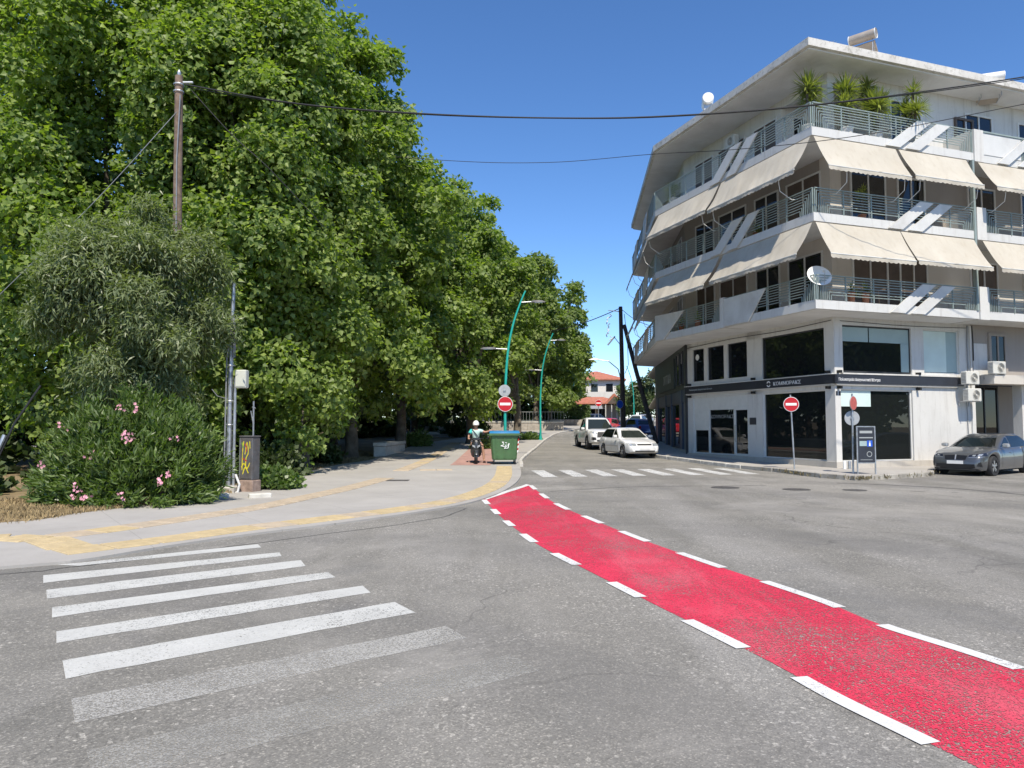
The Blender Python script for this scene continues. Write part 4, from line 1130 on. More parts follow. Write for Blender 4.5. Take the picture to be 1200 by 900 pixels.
for k, (x, y, z) in enumerate(((0.0, -0.9, Z1), (0.6, -0.95, Z1), (-1.2, 7.0, Z1), (-1.3, 8.2, Z1), (1.1, -0.4, Z2), (-1.0, 3.0, Z2))):
    lab = ['small pot plant on the first-floor balcony right of the dish', 'second small pot plant on the first-floor balcony beyond the dish', 'bushy pot plant under the awning on the shaded first floor',
           'pot plant behind the wedge panel on the shaded first floor', 'dark hanging-leaved plant on the second-floor balcony', 'pot plant on the second-floor balcony of the shaded front'][k]
    yucca(bl(x, y, z), [(0, 0, 0.55 if k != 4 else 1.2, 0.6), (0.1, 0.12, 0.45 if k != 4 else 1.4, 0.5)], lab, 'pot_terracotta', 0.14, 'potted plants on balconies and indoors')

# ------------------------------------------------------------------ foliage
def mesh_np(name, verts, faces, mat, parent, kind='stuff'):
    """verts (N,3), faces (M,k) of one face size"""
    me = bpy.data.meshes.new(name)
    nv, (nf, k) = len(verts), faces.shape
    me.vertices.add(nv); me.vertices.foreach_set('co', np.ascontiguousarray(verts, dtype=np.float32).ravel())
    me.loops.add(nf * k); me.loops.foreach_set('vertex_index', np.ascontiguousarray(faces, dtype=np.int32).ravel())
    me.polygons.add(nf); me.polygons.foreach_set('loop_start', np.arange(0, nf * k, k, dtype=np.int32))
    me.polygons.foreach_set('loop_total', np.full(nf, k, dtype=np.int32))
    me.materials.append(MAT[mat]); me.update(calc_edges=True)
    o = bpy.data.objects.new(name, me); COL.objects.link(o)
    if parent is not None: o.parent = parent
    if kind: o['kind'] = kind
    return o

def unit(a): return a / (np.linalg.norm(a, axis=1, keepdims=True) + 1e-9)

SHAPES = {   # outline of one leaf: (along, across, up) in leaf lengths; faces as quads
    'kite': (np.array([(0, 0, 0), (0.45, 0.42, 0.10), (1, 0, -0.08), (0.45, -0.42, 0.10)]), np.array([(0, 1, 2, 3)])),
    'lobed': (np.array([(0, 0, 0), (0.24, 0.52, 0.12), (0.55, 0.30, 0.04), (1.0, 0, -0.16), (0.55, -0.30, 0.04), (0.24, -0.52, 0.12)]), np.array([(0, 1, 2, 3), (0, 3, 4, 5)])),
    'lance': (np.array([(0, 0, 0), (0.4, 0.105, 0.03), (1, 0, -0.16), (0.4, -0.105, 0.03)]), np.array([(0, 1, 2, 3)])),
}
def leaves(name, C, D, N, size, shape, mat, parent):
    """C positions, D growing directions, N face normals, size per leaf"""
    sh, fc = SHAPES[shape]
    D = unit(D); N = unit(N - D * np.sum(N * D, 1, keepdims=True)); S = np.cross(N, D)
    k = len(sh); s = np.asarray(size).reshape(-1, 1, 1)
    V = C[:, None, :] + s * (sh[None, :, 0:1] * D[:, None, :] + sh[None, :, 1:2] * S[:, None, :] + sh[None, :, 2:3] * N[:, None, :])
    n = len(C)
    Fa = (np.arange(n)[:, None, None] * k + fc[None]).reshape(-1, 4)
    return mesh_np(name, V.reshape(-1, 3), Fa, mat, parent)

def crown_points(center, rad, nlobe, nleaf, lobe_r=(0.28, 0.42), seed=0, low=-0.9, sprig=9, spread=0.24):
    """leaf sites: sprigs on the shells of many overlapping lobes, so the crown has masses, hollows and an uneven edge"""
    r = np.random.default_rng(seed)
    center = np.array(center); rad = np.array(rad)
    u = unit(r.normal(size=(nlobe * 3, 3))); u = u[u[:, 2] > low][:nlobe]
    rho = np.hypot(u[:, 0], u[:, 1]); pw = np.where(u[:, 2] < 0, 3.4, 2.0)
    u = u * ((rho ** pw + np.abs(u[:, 2]) ** pw) ** (-1 / pw))[:, None]
    q = r.uniform(0.52, 0.97, (len(u), 1))
    q[: len(u) // 5] *= 0.5
    L = center + u * rad * q
    lr = r.uniform(*lobe_r, len(u)) * rad.mean() * r.choice([0.75, 1.0, 1.12], len(u))
    ns = nleaf // sprig
    w = lr ** 2; idx = r.choice(len(u), ns, p=w / w.sum())
    d = unit(r.normal(size=(ns, 3)) + np.array([0, 0, 0.55]) + 0.5 * unit(L[idx] - center))
    sh = r.uniform(0.35, 1.0, ns) ** 0.5 * r.normal(1.0, 0.09, ns)
    P = L[idx] + d * (lr[idx] * sh)[:, None]
    C = np.repeat(P, sprig, 0) + r.normal(0, spread, (ns * sprig, 3)) * np.array([1, 1, 0.7])
    out = np.repeat(d, sprig, 0)
    return C, out, L, lr, r

def limbs(mb, base, L, lr, trunk_h, r0, r, lean=(0, 0)):
    top = Vector((base[0] + lean[0], base[1] + lean[1], base[2] + trunk_h))
    b = Vector(base)
    mb.tube([b - Vector((0, 0, 0.2)), b + Vector((0.02, 0, 0.35)), b + (top - b) * 0.5 + Vector((r.normal(0, .08), r.normal(0, .08), 0)), top], [r0 * 1.5, r0 * 1.08, r0 * 0.9, r0 * 0.8], 12, caps=False)
    for p in L:
        p = Vector(p); m = top + (p - top) * 0.5 + Vector((r.normal(0, .3), r.normal(0, .3), r.uniform(0.1, 0.6)))
        mb.tube([top - Vector((0, 0, 0.25)), m, p], [r0 * 0.45, r0 * 0.25, r0 * 0.07], 6, caps=False)

def tree(name, base, center, rad, nleaf, size, label, mat='leaf_plane', shape='kite', nlobe=34, trunk_h=3.0, r0=0.28, seed=1, group=None, spread=0.24, bark='bark_plane', lobe_r=(0.28, 0.42), low=-0.9, cut=None, sprig=9, droop=0.35):
    base = (base[0], base[1], gz(base[1]) + 0.03)
    t = thing(name, base, 0, label, 'tree', group)
    C, out, L, lr, r = crown_points(np.array(center) - np.array(base), rad, nlobe, nleaf, seed=seed, spread=spread, lobe_r=lobe_r, low=low, sprig=sprig)
    if cut is not None:
        k = C[:, 2] > cut + r.normal(0, 0.25, len(C)); C, out = C[k], out[k]
    n = len(C)
    N = out * 0.85 + np.array([0, -0.15, 0.5]) + r.normal(0, 0.38, (n, 3))
    D = out * 0.5 + r.normal(0, 0.6, (n, 3)) + np.array([0, 0, -droop])
    leaves('crown', C, D, N, r.uniform(0.7, 1.25, n) * size, shape, mat, t)
    mb = MB(); limbs(mb, (0, 0, 0), L[:: max(1, len(L) // 12)], lr, trunk_h, r0, r)
    mb.obj('trunk', bark, t, smooth=True)
    return t

G = 'plane trees lining the park side of the street'
def pl(i, base, center, rad, n, size, lab, shape='kite', mat='leaf_plane', seed=0, th=3.2, cut=1.6, nl=40, r0=0.3):
    return tree('plane_tree', base, center, rad, n, size, lab, mat, shape, nl, th, r0, seed, G, 0.20, cut=cut, lobe_r=(0.14, 0.25), sprig=15)
pl(0, (-14.2, 26.0), (-14.2, 25.6, 10.4), (6.6, 4.4, 10.6), 140000, 0.178, 'huge plane tree rising behind the brown wooden pole', 'lobed', seed=3, nl=200, cut=0.6)
pl(1, (-8.2, 28.6), (-9.4, 26.6, 10.0), (3.7, 3.9, 10.2), 122000, 0.178, 'tall plane tree just right of the wooden pole, overhanging the steel cabinet', 'lobed', seed=5, nl=165, cut=0.7)
pl(2, (-7.6, 34.8), (-6.9, 32.0, 10.0), (4.2, 3.8, 9.2), 76000, 0.21, 'plane tree whose crown stands behind the stone bench', 'lobed', seed=8, nl=120, cut=0.9)
pl(3, (-6.3, 41.5), (-5.2, 39.0, 8.6), (3.7, 3.8, 7.4), 46000, 0.225, 'plane tree past the bench with its trunk left of the rider', 'kite', 'leaf_plane', seed=12, cut=1.1, nl=90)
pl(4, (-2.6, 46.5), (-2.9, 46.5, 9.2), (3.9, 3.6, 7.3), 42000, 0.245, 'plane tree behind the scooter rider', 'kite', 'leaf_plane', seed=14, cut=1.5, nl=90)
pl(5, (0.4, 58.0), (-1.3, 57.5, 9.3), (4.3, 4.0, 7.4), 36000, 0.28, 'plane tree behind the curved teal lamp post', 'kite', 'leaf_plane_far', seed=17, cut=1.9, nl=80)
pl(6, (2.4, 72.0), (2.6, 71.0, 10.0), (4.6, 4.2, 7.6), 32000, 0.31, 'plane tree near the low wall beyond the second teal lamp', 'kite', 'leaf_plane_far', seed=19, cut=2.4, nl=56)
pl(7, (4.6, 88.0), (4.3, 86.0, 11.0), (4.6, 4.2, 8.0), 28000, 0.36, 'farthest plane tree, ending the row against the sky', 'kite', 'leaf_plane_far', seed=23, cut=3.0, nl=54)
# the park behind the row
G2 = 'shaded trees deeper in the park'
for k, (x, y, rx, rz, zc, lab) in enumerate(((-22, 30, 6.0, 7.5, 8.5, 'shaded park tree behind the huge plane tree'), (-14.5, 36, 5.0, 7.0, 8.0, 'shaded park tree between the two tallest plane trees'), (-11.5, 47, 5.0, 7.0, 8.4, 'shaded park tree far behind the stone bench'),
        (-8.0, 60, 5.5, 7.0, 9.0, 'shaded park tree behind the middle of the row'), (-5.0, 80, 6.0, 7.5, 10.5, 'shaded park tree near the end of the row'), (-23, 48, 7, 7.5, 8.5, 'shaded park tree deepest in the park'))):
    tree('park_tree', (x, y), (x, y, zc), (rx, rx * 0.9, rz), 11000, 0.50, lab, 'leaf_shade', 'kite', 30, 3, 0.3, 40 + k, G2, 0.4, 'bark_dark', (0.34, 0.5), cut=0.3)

# small pale-leaved tree before the plane trees
t = tree('olive_tree', (-9.6, 18.2), (-9.0, 17.8, 4.3), (2.05, 1.8, 2.75), 80000, 0.17, 'small grey-green tree with drooping narrow leaves above the oleander', 'leaf_olive', 'lance', 80, 2.2, 0.13, 71, None, 0.17, 'bark_dark', (0.15, 0.26), low=-0.9, cut=1.2, sprig=16, droop=0.6)

def shrub(name, base, rad, n, size, mat, label, seed, cat='shrub', nstem=26, group=None, shape='lance', up=0.75):
    base = (base[0], base[1], gz(base[1]) + 0.03)
    t = thing(name, base, 0, label, cat, group)
    r = np.random.default_rng(seed); rad = np.array(rad)
    # branches fan up from the base, leaves clothe their outer halves
    nb = nstem * 9
    tips = unit(r.normal(size=(nb, 3)) * np.array([1, 1, 0.8]) + np.array([0, 0, 0.35])); tips[:, 2] = np.abs(tips[:, 2])
    tips = tips * rad * (r.uniform(0.55, 1.06, (nb, 1)) ** 0.6) * np.array([1, 1, 1.0])
    idx = r.integers(0, nb, n); s = r.uniform(0.42, 1.0, n) ** 0.8
    base_in = tips * np.array([0.35, 0.35, 0.0])
    P = base_in[idx] * (1 - s[:, None]) + tips[idx] * s[:, None] + r.normal(0, 0.075, (n, 3))
    P[:, 2] = np.abs(P[:, 2]) + 0.03
    ax = unit(tips[idx] - base_in[idx])
    D = ax * 0.8 + r.normal(0, 0.5, (n, 3)) + np.array([0, 0, up * 0.3])
    N = r.normal(0, 0.6, (n, 3)) + ax * 0.3 + np.array([0, 0, 0.4])
    leaves('foliage', P, D, N, r.uniform(0.7, 1.25, n) * size, shape, mat, t)
    mb = MB()
    for k in range(nstem):
        q = k * 9; mb.tube([tuple(base_in[q] * 0.6), tuple((base_in[q] + tips[q]) / 2), tuple(tips[q] * 0.95)], [0.022, 0.015, 0.006], 5, caps=False)
    mb.obj('stem', 'bark_dark', t)
    return t, tips, rad
ol, tips, rad = shrub('oleander', (-8.15, 15.9), (2.05, 1.15, 2.6), 36000, 0.185, 'leaf_oleander', 'broad oleander bush with scattered pink flowers beside the pavement', 81)
fl = MB()
for (px, pz, n) in ((-1.15, 1.65, 2), (0.38, 2.0, 3), (0.0, 2.05, 2), (0.3, 1.5, 4), (0.42, 1.40, 3), (-0.25, 1.05, 4), (-1.55, 0.85, 2), (1.15, 0.66, 3), (1.02, 0.52, 3), (-0.5, 0.42, 3), (-0.38, 0.2, 3), (-0.58, 0.24, 3), (0.40, 0.30, 2), (1.2, 1.45, 1)):
    yy = -1.15 * math.sqrt(max(0.05, 1 - (px / 2.05) ** 2 - (pz / 2.5) ** 2)) - 0.06
    for q in range(n * 2 + 1):
        c = Vector((px + rnd.gauss(0, 0.055), yy + rnd.gauss(0, 0.05), pz + rnd.gauss(0, 0.05)))
        a0 = rnd.uniform(0, 6)
        nrm = Vector((rnd.gauss(0, 0.5), -1, rnd.gauss(0.3, 0.5))).normalized(); s1 = nrm.orthogonal().normalized(); s2 = nrm.cross(s1)
        for p in range(5):
            a = a0 + p * 1.2566; d = s1 * math.cos(a) + s2 * math.sin(a); e = s1 * math.cos(a + 0.5) + s2 * math.sin(a + 0.5); w = s1 * math.cos(a - 0.5) + s2 * math.sin(a - 0.5)
            fl.add([c, c + w * 0.024 + nrm * 0.006, c + d * 0.038 + nrm * 0.01, c + e * 0.024 + nrm * 0.006], [(0, 1, 2, 3)])
fo = fl.obj('flowers', 'petal_pink', ol, fix=False); fo['kind'] = 'stuff'
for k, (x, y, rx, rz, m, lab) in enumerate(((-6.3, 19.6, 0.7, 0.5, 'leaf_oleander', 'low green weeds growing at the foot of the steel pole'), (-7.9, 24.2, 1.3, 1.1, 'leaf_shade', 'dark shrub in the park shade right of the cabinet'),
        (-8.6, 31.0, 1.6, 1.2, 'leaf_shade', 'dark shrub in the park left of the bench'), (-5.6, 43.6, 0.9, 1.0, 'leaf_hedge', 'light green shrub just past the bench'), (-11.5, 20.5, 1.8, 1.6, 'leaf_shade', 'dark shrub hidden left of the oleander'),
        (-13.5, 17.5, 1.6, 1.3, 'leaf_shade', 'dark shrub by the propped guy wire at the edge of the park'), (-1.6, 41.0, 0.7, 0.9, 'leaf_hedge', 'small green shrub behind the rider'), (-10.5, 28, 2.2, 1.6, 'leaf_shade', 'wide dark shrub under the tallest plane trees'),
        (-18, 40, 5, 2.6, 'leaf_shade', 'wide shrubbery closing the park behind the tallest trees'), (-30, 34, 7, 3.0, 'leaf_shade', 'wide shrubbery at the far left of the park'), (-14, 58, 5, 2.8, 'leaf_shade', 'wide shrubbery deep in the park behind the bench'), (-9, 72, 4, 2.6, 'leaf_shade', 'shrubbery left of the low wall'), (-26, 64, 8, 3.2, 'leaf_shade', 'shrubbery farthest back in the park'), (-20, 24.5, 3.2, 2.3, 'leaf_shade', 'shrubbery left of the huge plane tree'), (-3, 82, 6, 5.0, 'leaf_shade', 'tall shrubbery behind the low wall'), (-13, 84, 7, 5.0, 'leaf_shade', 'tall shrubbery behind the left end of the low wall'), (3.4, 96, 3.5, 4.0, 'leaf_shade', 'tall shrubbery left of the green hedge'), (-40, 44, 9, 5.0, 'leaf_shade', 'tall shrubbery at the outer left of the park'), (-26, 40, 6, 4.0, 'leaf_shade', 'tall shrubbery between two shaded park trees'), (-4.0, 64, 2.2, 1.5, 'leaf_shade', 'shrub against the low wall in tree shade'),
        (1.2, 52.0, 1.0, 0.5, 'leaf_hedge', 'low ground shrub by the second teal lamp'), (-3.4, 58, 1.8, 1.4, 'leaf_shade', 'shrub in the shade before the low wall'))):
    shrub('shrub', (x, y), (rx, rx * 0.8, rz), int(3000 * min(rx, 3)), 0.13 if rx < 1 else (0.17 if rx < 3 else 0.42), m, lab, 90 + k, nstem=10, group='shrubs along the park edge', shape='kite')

def hedge(x0, x1, y0, y1, h, label, z0=0.0):
    t = thing('hedge', ((x0 + x1) / 2, (y0 + y1) / 2, gz((y0 + y1) / 2) + z0), 0, label, 'hedge')
    r = np.random.default_rng(5); n = 9000
    P = r.uniform((-1, -1, 0), (1, 1, 1), (n, 3)); f = r.integers(0, 3, n)
    P[f == 0, 1] = -1; P[f == 1, 2] = 1
    P = P * np.array([(x1 - x0) / 2, (y1 - y0) / 2, h]) + r.normal(0, 0.06, (n, 3)); P[:, 2] = np.abs(P[:, 2])
    leaves('foliage', P, r.normal(size=(n, 3)), r.normal(size=(n, 3)) + np.array([0, -0.5, 0.6]), r.uniform(0.1, 0.2, n), 'kite', 'leaf_hedge', t)
    st = MB()
    for k in range(8): x = (x1 - x0) * (k / 7 - 0.5) * 0.9; st.tube([(x, 0, -0.1), (x + 0.05, 0, h * 0.8)], [0.03, 0.012], 5)
    st.obj('stem', 'bark_dark', t)
hedge(5.6, 9.4, 88.5, 90.2, 1.9, 'trimmed bright green hedge at the end of the low wall', 0.5)

def blades(name, pts, h, mat, spread=0.03, label=None, n_per=1):
    r = np.random.default_rng(len(pts)); P = np.array(pts); n = len(P)
    D = np.stack([r.normal(0, 0.45, n), r.normal(0, 0.45, n), np.ones(n)], 1)
    o = leaves(name, P, D, r.normal(size=(n, 3)) + np.array([0, -0.6, 0]), r.uniform(0.5, 1.3, n) * h, 'lance', mat, None)
    tag(o, label, 'grass', None, 'stuff'); return o
# dry grass on the verge between pavement and shrubs
pts = []
for i in range(26000):
    k = rnd.uniform(6, 76); a = INN[int(k)]; b = SIDE[int(k)]
    s = rnd.uniform(0, 1) ** 1.6 * 0.05; x = a[0] * (1 - s) + b[0] * s + rnd.gauss(0, 0.06); y = a[1] * (1 - s) + b[1] * s + rnd.gauss(0, 0.2)
    pts.append((x, y, gz(y) + 0.03))
blades('dry_grass', pts, 0.09, 'dry_grass', label='dry yellow grass on the verge beside the pavement')
pts = []
for p in [q for q in KO if q[1] < 27.4 and q[0] < 14.6]:
    for j in range(90):
        if rnd.random() < 0.35 * max(0, math.sin(p[0] * 5.1 + p[1] * 2.3)) + 0.05: pts.append((p[0] + rnd.gauss(-0.02, 0.07), p[1] + rnd.gauss(-0.10, 0.06), gz(p[1]) + rnd.uniform(0, 0.06)))
blades('kerb_weeds', pts, 0.12, 'weed_green', label='dry weeds sprouting along the worn corner kerb')

# ------------------------------------------------------------------ vehicles
from mathutils.bvhtree import BVHTree
def lerp_tab(tab, x):
    if x <= tab[0][0]: return tab[0][1]
    for (a, u), (b, v) in zip(tab[:-1], tab[1:]):
        if x <= b:
            t = (x - a) / (b - a); return u + (v - u) * t
    return tab[-1][1]
def smooth_tab(tab, n=10):
    P = catmull(tab, n); return [(float(p[0]), float(p[1])) for p in P]

def decal(bvh, axis, corners, off=0.006, n=8, m=6, sgn=1):
    """patch that follows the body: corners in the (y,z) or (x,z) plane, cast along x or y"""
    mb = MB(); a, b, c, d = [np.array(p, float) for p in corners]; ok = True
    for i in range(n + 1):
        for k in range(m + 1):
            s, t = i / n, k / m
            p = (a * (1 - s) + b * s) * (1 - t) + (d * (1 - s) + c * s) * t
            if axis == 'x': o, dr = Vector((5 * sgn, p[0], p[1])), Vector((-sgn, 0, 0))
            elif axis == 'y': o, dr = Vector((p[0], 5 * sgn, p[1])), Vector((0, -sgn, 0))
            else: o, dr = Vector((p[0], p[1], 5)), Vector((0, 0, -1))
            h = bvh.ray_cast(o, dr)
            q = h[0] if h[0] is not None else o + dr * 4.2
            mb.v.append(tuple(q - dr * off))
    w = m + 1
    for i in range(n):
        for k in range(m): mb.f.append((i * w + k, i * w + k + 1, (i + 1) * w + k + 1, (i + 1) * w + k))
    return mb

def wheel_mesh(r, w, spokes=5, alloy='rim_alloy'):
    ty = MB().lathe([(r * 0.64, -w / 2), (r * 0.93, -w / 2), (r, -w * 0.34), (r, w * 0.34), (r * 0.93, w / 2), (r * 0.64, w / 2)], 28, 'Y')
    rim = MB().lathe([(r * 0.66, -w * 0.47), (r * 0.62, -w * 0.30), (r * 0.62, w * 0.30), (r * 0.66, w * 0.47), (r * 0.60, w * 0.47), (r * 0.56, w * 0.22), (0.02, w * 0.2)], 28, 'Y')
    sp = MB()
    for k in range(spokes):
        a = 2 * math.pi * k / spokes
        for da in (-0.16, 0.16):
            M = Matrix.Rotation(a + da, 4, 'Y'); sp.box(-0.018, 0.018, w * 0.30, w * 0.44, r * 0.08, r * 0.62, M)
    sp.lathe([(r * 0.15, w * 0.25), (r * 0.15, w * 0.46), (0.02, w * 0.47)], 14, 'Y')
    return ty, rim, sp

def car(name, loc, rz, paintm, label, P, cat='car', group=None):
    t = thing(name, loc, rz, label, cat, group)
    L, Wd, wr = P['L'], P['W'], P['wr']; xf, xr = P['axles']; ra_ = wr + 0.045
    top = smooth_tab(P['top']); plan = smooth_tab(P['plan'], 6); low = P.get('low', 0.2)
    xs = sorted(set([round(x, 4) for x in np.linspace(-L / 2, L / 2, 56)] + [round(c + ra_ * math.cos(a), 4) for c in (xf, xr) for a in np.linspace(0, math.pi, 15)]))
    fr = [(0, 0), (0.80, 0), (0.955, 0.07), (0.99, 0.25), (1.0, 0.48), (0.99, 0.72), (0.955, 0.88), (0.86, 0.97), (0.55, 1.0), (0, 1.0)]
    rings = []
    for x in xs:
        zt = lerp_tab(top, x); w = Wd / 2 * lerp_tab(plan, x); zb = low + 0.10 * max(0, abs(x) - L / 2 + 0.25) / 0.25
        for c in (xf, xr):
            if abs(x - c) < ra_: zb = max(zb, wr + math.sqrt(max(0, ra_ ** 2 - (x - c) ** 2)))
        zb = min(zb, zt - 0.08)
        half = [(x, w * u, zb + (zt - zb) * v + (0.02 if u < 0.6 and v > 0.9 else 0)) for u, v in fr]
        rings.append(half + [(x, -p[1], p[2]) for p in reversed(half[1:-1])])
    body = MB().loft(rings)
    bo = body.obj('body', paintm, t, smooth=True)
    bvh = BVHTree.FromPolygons([Vector(v) for v in body.v], body.f)
    # cabin
    lv = P['cabin']        # (z, x_rear, x_front, half width, corner radius)
    cr = []
    for z, x0, x1, hw, rad in lv:
        ring = []
        for (cx, cy, a0) in ((x1 - rad, hw - rad, 0), (x0 + rad, hw - rad, 90), (x0 + rad, -hw + rad, 180), (x1 - rad, -hw + rad, 270)):
            for q in range(5):
                a = R(a0 + 22.5 * q); ring.append((cx + rad * math.cos(a), cy + rad * math.sin(a), z))
        cr.append(ring)
    cab = MB().loft(cr); co = cab.obj('cabin', paintm, t, smooth=True)
    cb = BVHTree.FromPolygons([Vector(v) for v in cab.v], cab.f)
    (zb0, a0, a1, hb, _), (zt0, b0, b1, ht, _) = lv[0], lv[-2]
    zl, zh = zb0 + 0.06, zt0 - 0.05
    def xe(z, front):
        s = (z - zb0) / (zt0 - zb0); return (a1 + (b1 - a1) * s) if front else (a0 + (b0 - a0) * s)
    decal(cb, 'x', [(-hb + 0.10, zl), (hb - 0.10, zl), (ht - 0.10, zh), (-ht + 0.10, zh)], 0.006, 12, 6, 1).obj('windscreen', 'car_glass', co, smooth=True)
    decal(cb, 'x', [(-hb + 0.12, zl + 0.02), (hb - 0.12, zl + 0.02), (ht - 0.12, zh), (-ht + 0.12, zh)], 0.006, 10, 5, -1).obj('rear_window', 'car_glass', co, smooth=True)
    xm = P['bpillar']
    for s in (1, -1):
        fx0, fx1 = xe(zl, True) - 0.20, xe(zh, True) - 0.12
        rx0, rx1 = xe(zl, False) + 0.16, xe(zh, False) + 0.16
        decal(cb, 'y', [(fx0, zl + 0.02), (xm + 0.04, zl), (xm + 0.04, zh), (fx1, zh)], 0.006, 8, 5, s).obj('side_window', 'car_glass', co, smooth=True)
        decal(cb, 'y', [(xm - 0.04, zl), (rx0, zl + 0.04), (rx1, zh), (xm - 0.04, zh)], 0.006, 8, 5, s).obj('side_window', 'car_glass', co, smooth=True)
        dz0, dz1 = low + 0.14, zb0 - 0.03
        for xx in (xe(zl, True) - 0.12, xm, xr + 0.42):
            decal(bvh, 'y', [(xx - 0.006, dz0), (xx + 0.006, dz0), (xx + 0.006, dz1), (xx - 0.006, dz1)], 0.003, 1, 8, s).obj('door_seam', 'black_plastic', bo)
        hz = zb0 - 0.13
        for xx in (xm + 0.10, xm - 0.95):
            decal(bvh, 'y', [(xx, hz), (xx + 0.17, hz), (xx + 0.17, hz + 0.03), (xx, hz + 0.03)], 0.025, 3, 1, s).obj('door_handle', paintm, bo)
        if P.get('trim'):
            decal(bvh, 'y', [(xr + 0.5, 0.50), (xf - 0.45, 0.50), (xf - 0.45, 0.56), (xr + 0.5, 0.56)], 0.010, 8, 1, s).obj('rub_strip', P['trim'], bo)
        mx = xe(zl, True) - 0.22
        mm = MB().rbox(mx - 0.07, mx + 0.09, hb + 0.06, hb + 0.26, zl + 0.0, zl + 0.14, 0.03)
        if s < 0: mm.v = [(p[0], -p[1], p[2]) for p in mm.v]
        mm.obj('wing_mirror', P.get('mirror', paintm), t, smooth=True)
        for q, xx in enumerate((xf, xr)):
            ty, rim, sp = wheel_mesh(wr, P.get('tw', 0.2), P.get('spokes', 5))
            M = Matrix.Translation((xx, s * (Wd / 2 - P.get('tw', 0.2) / 2 - 0.01), wr)) @ (Matrix.Rotation(math.pi, 4, 'Z') if s < 0 else Matrix.Identity(4))
            w0 = ty.obj('wheel', 'rubber', t, smooth=True); w0.matrix_local = M
            rim.obj('rim', P.get('rimback', 'black_plastic'), w0, smooth=True); sp.obj('spokes', 'rim_alloy', w0)
        inner = MB().box(min(xf, xr) - 0.1, max(xf, xr) + 0.1, 0.0, s * (Wd / 2 - 0.26), wr - 0.1, 0.62).obj('underbody', 'black_plastic', t)
        for c4, mt in P.get('head', []):
            decal(bvh, 'x', [(s * y, z) for y, z in c4], 0.008, 8, 4, 1).obj('headlight', mt, bo, smooth=True)
        for c4 in P.get('tail', []):
            decal(bvh, 'x', [(s * y, z) for y, z in c4], 0.008, 4, 4, -1).obj('tail_light', 'tail_red', bo, smooth=True)
        for c4, mt, nm in P.get('frontside', []):
            decal(bvh, 'x', [(s * y, z) for y, z in c4], 0.007, 6, 4, 1).obj(nm, mt, bo, smooth=True)
    for c4, mt, nm, off in P.get('front', []):
        decal(bvh, 'x', c4, off, 8, 4, 1).obj(nm, mt, bo, smooth=True)
    pl_ = P.get('plate', 0.42)
    decal(bvh, 'x', [(-0.26, pl_), (0.26, pl_), (0.26, pl_ + 0.11), (-0.26, pl_ + 0.11)], 0.016, 4, 1, 1).obj('number_plate', 'plate_white', bo)
    if 'extra' in P: P['extra'](t, bo, bvh, paintm)
    return t

HATCH = dict(L=4.15, W=1.69, wr=0.29, axles=(1.25, -1.27), low=0.19, tw=0.18, bpillar=-0.10, trim='car_silver',
    top=[(-2.08, 0.55), (-2.02, 0.80), (-1.9, 0.90), (-1.2, 0.93), (0.0, 0.91), (0.75, 0.90), (1.3, 0.82), (1.8, 0.71), (2.0, 0.60), (2.08, 0.46)],
    plan=[(-2.08, 0.80), (-1.9, 0.92), (-1.3, 0.98), (0, 1.0), (1.2, 0.985), (1.8, 0.92), (2.0, 0.85), (2.08, 0.74)],
    cabin=[(0.86, -1.90, 0.95, 0.77, 0.14), (1.08, -1.74, 0.62, 0.70, 0.16), (1.30, -1.50, 0.28, 0.61, 0.18), (1.385, -1.36, 0.08, 0.55, 0.2), (1.41, -1.15, -0.15, 0.42, 0.2)],
    head=[([(0.42, 0.56), (0.76, 0.56), (0.76, 0.68), (0.42, 0.67)], 'lamp_lens')], tail=[[(0.5, 0.62), (0.74, 0.62), (0.74, 0.84), (0.5, 0.84)]],
    front=[([(-0.36, 0.58), (0.36, 0.58), (0.36, 0.65), (-0.36, 0.65)], 'black_plastic', 'grille', 0.006), ([(-0.5, 0.28), (0.5, 0.28), (0.5, 0.34), (-0.5, 0.34)], 'black_plastic', 'lower_grille', 0.006)], plate=0.38)
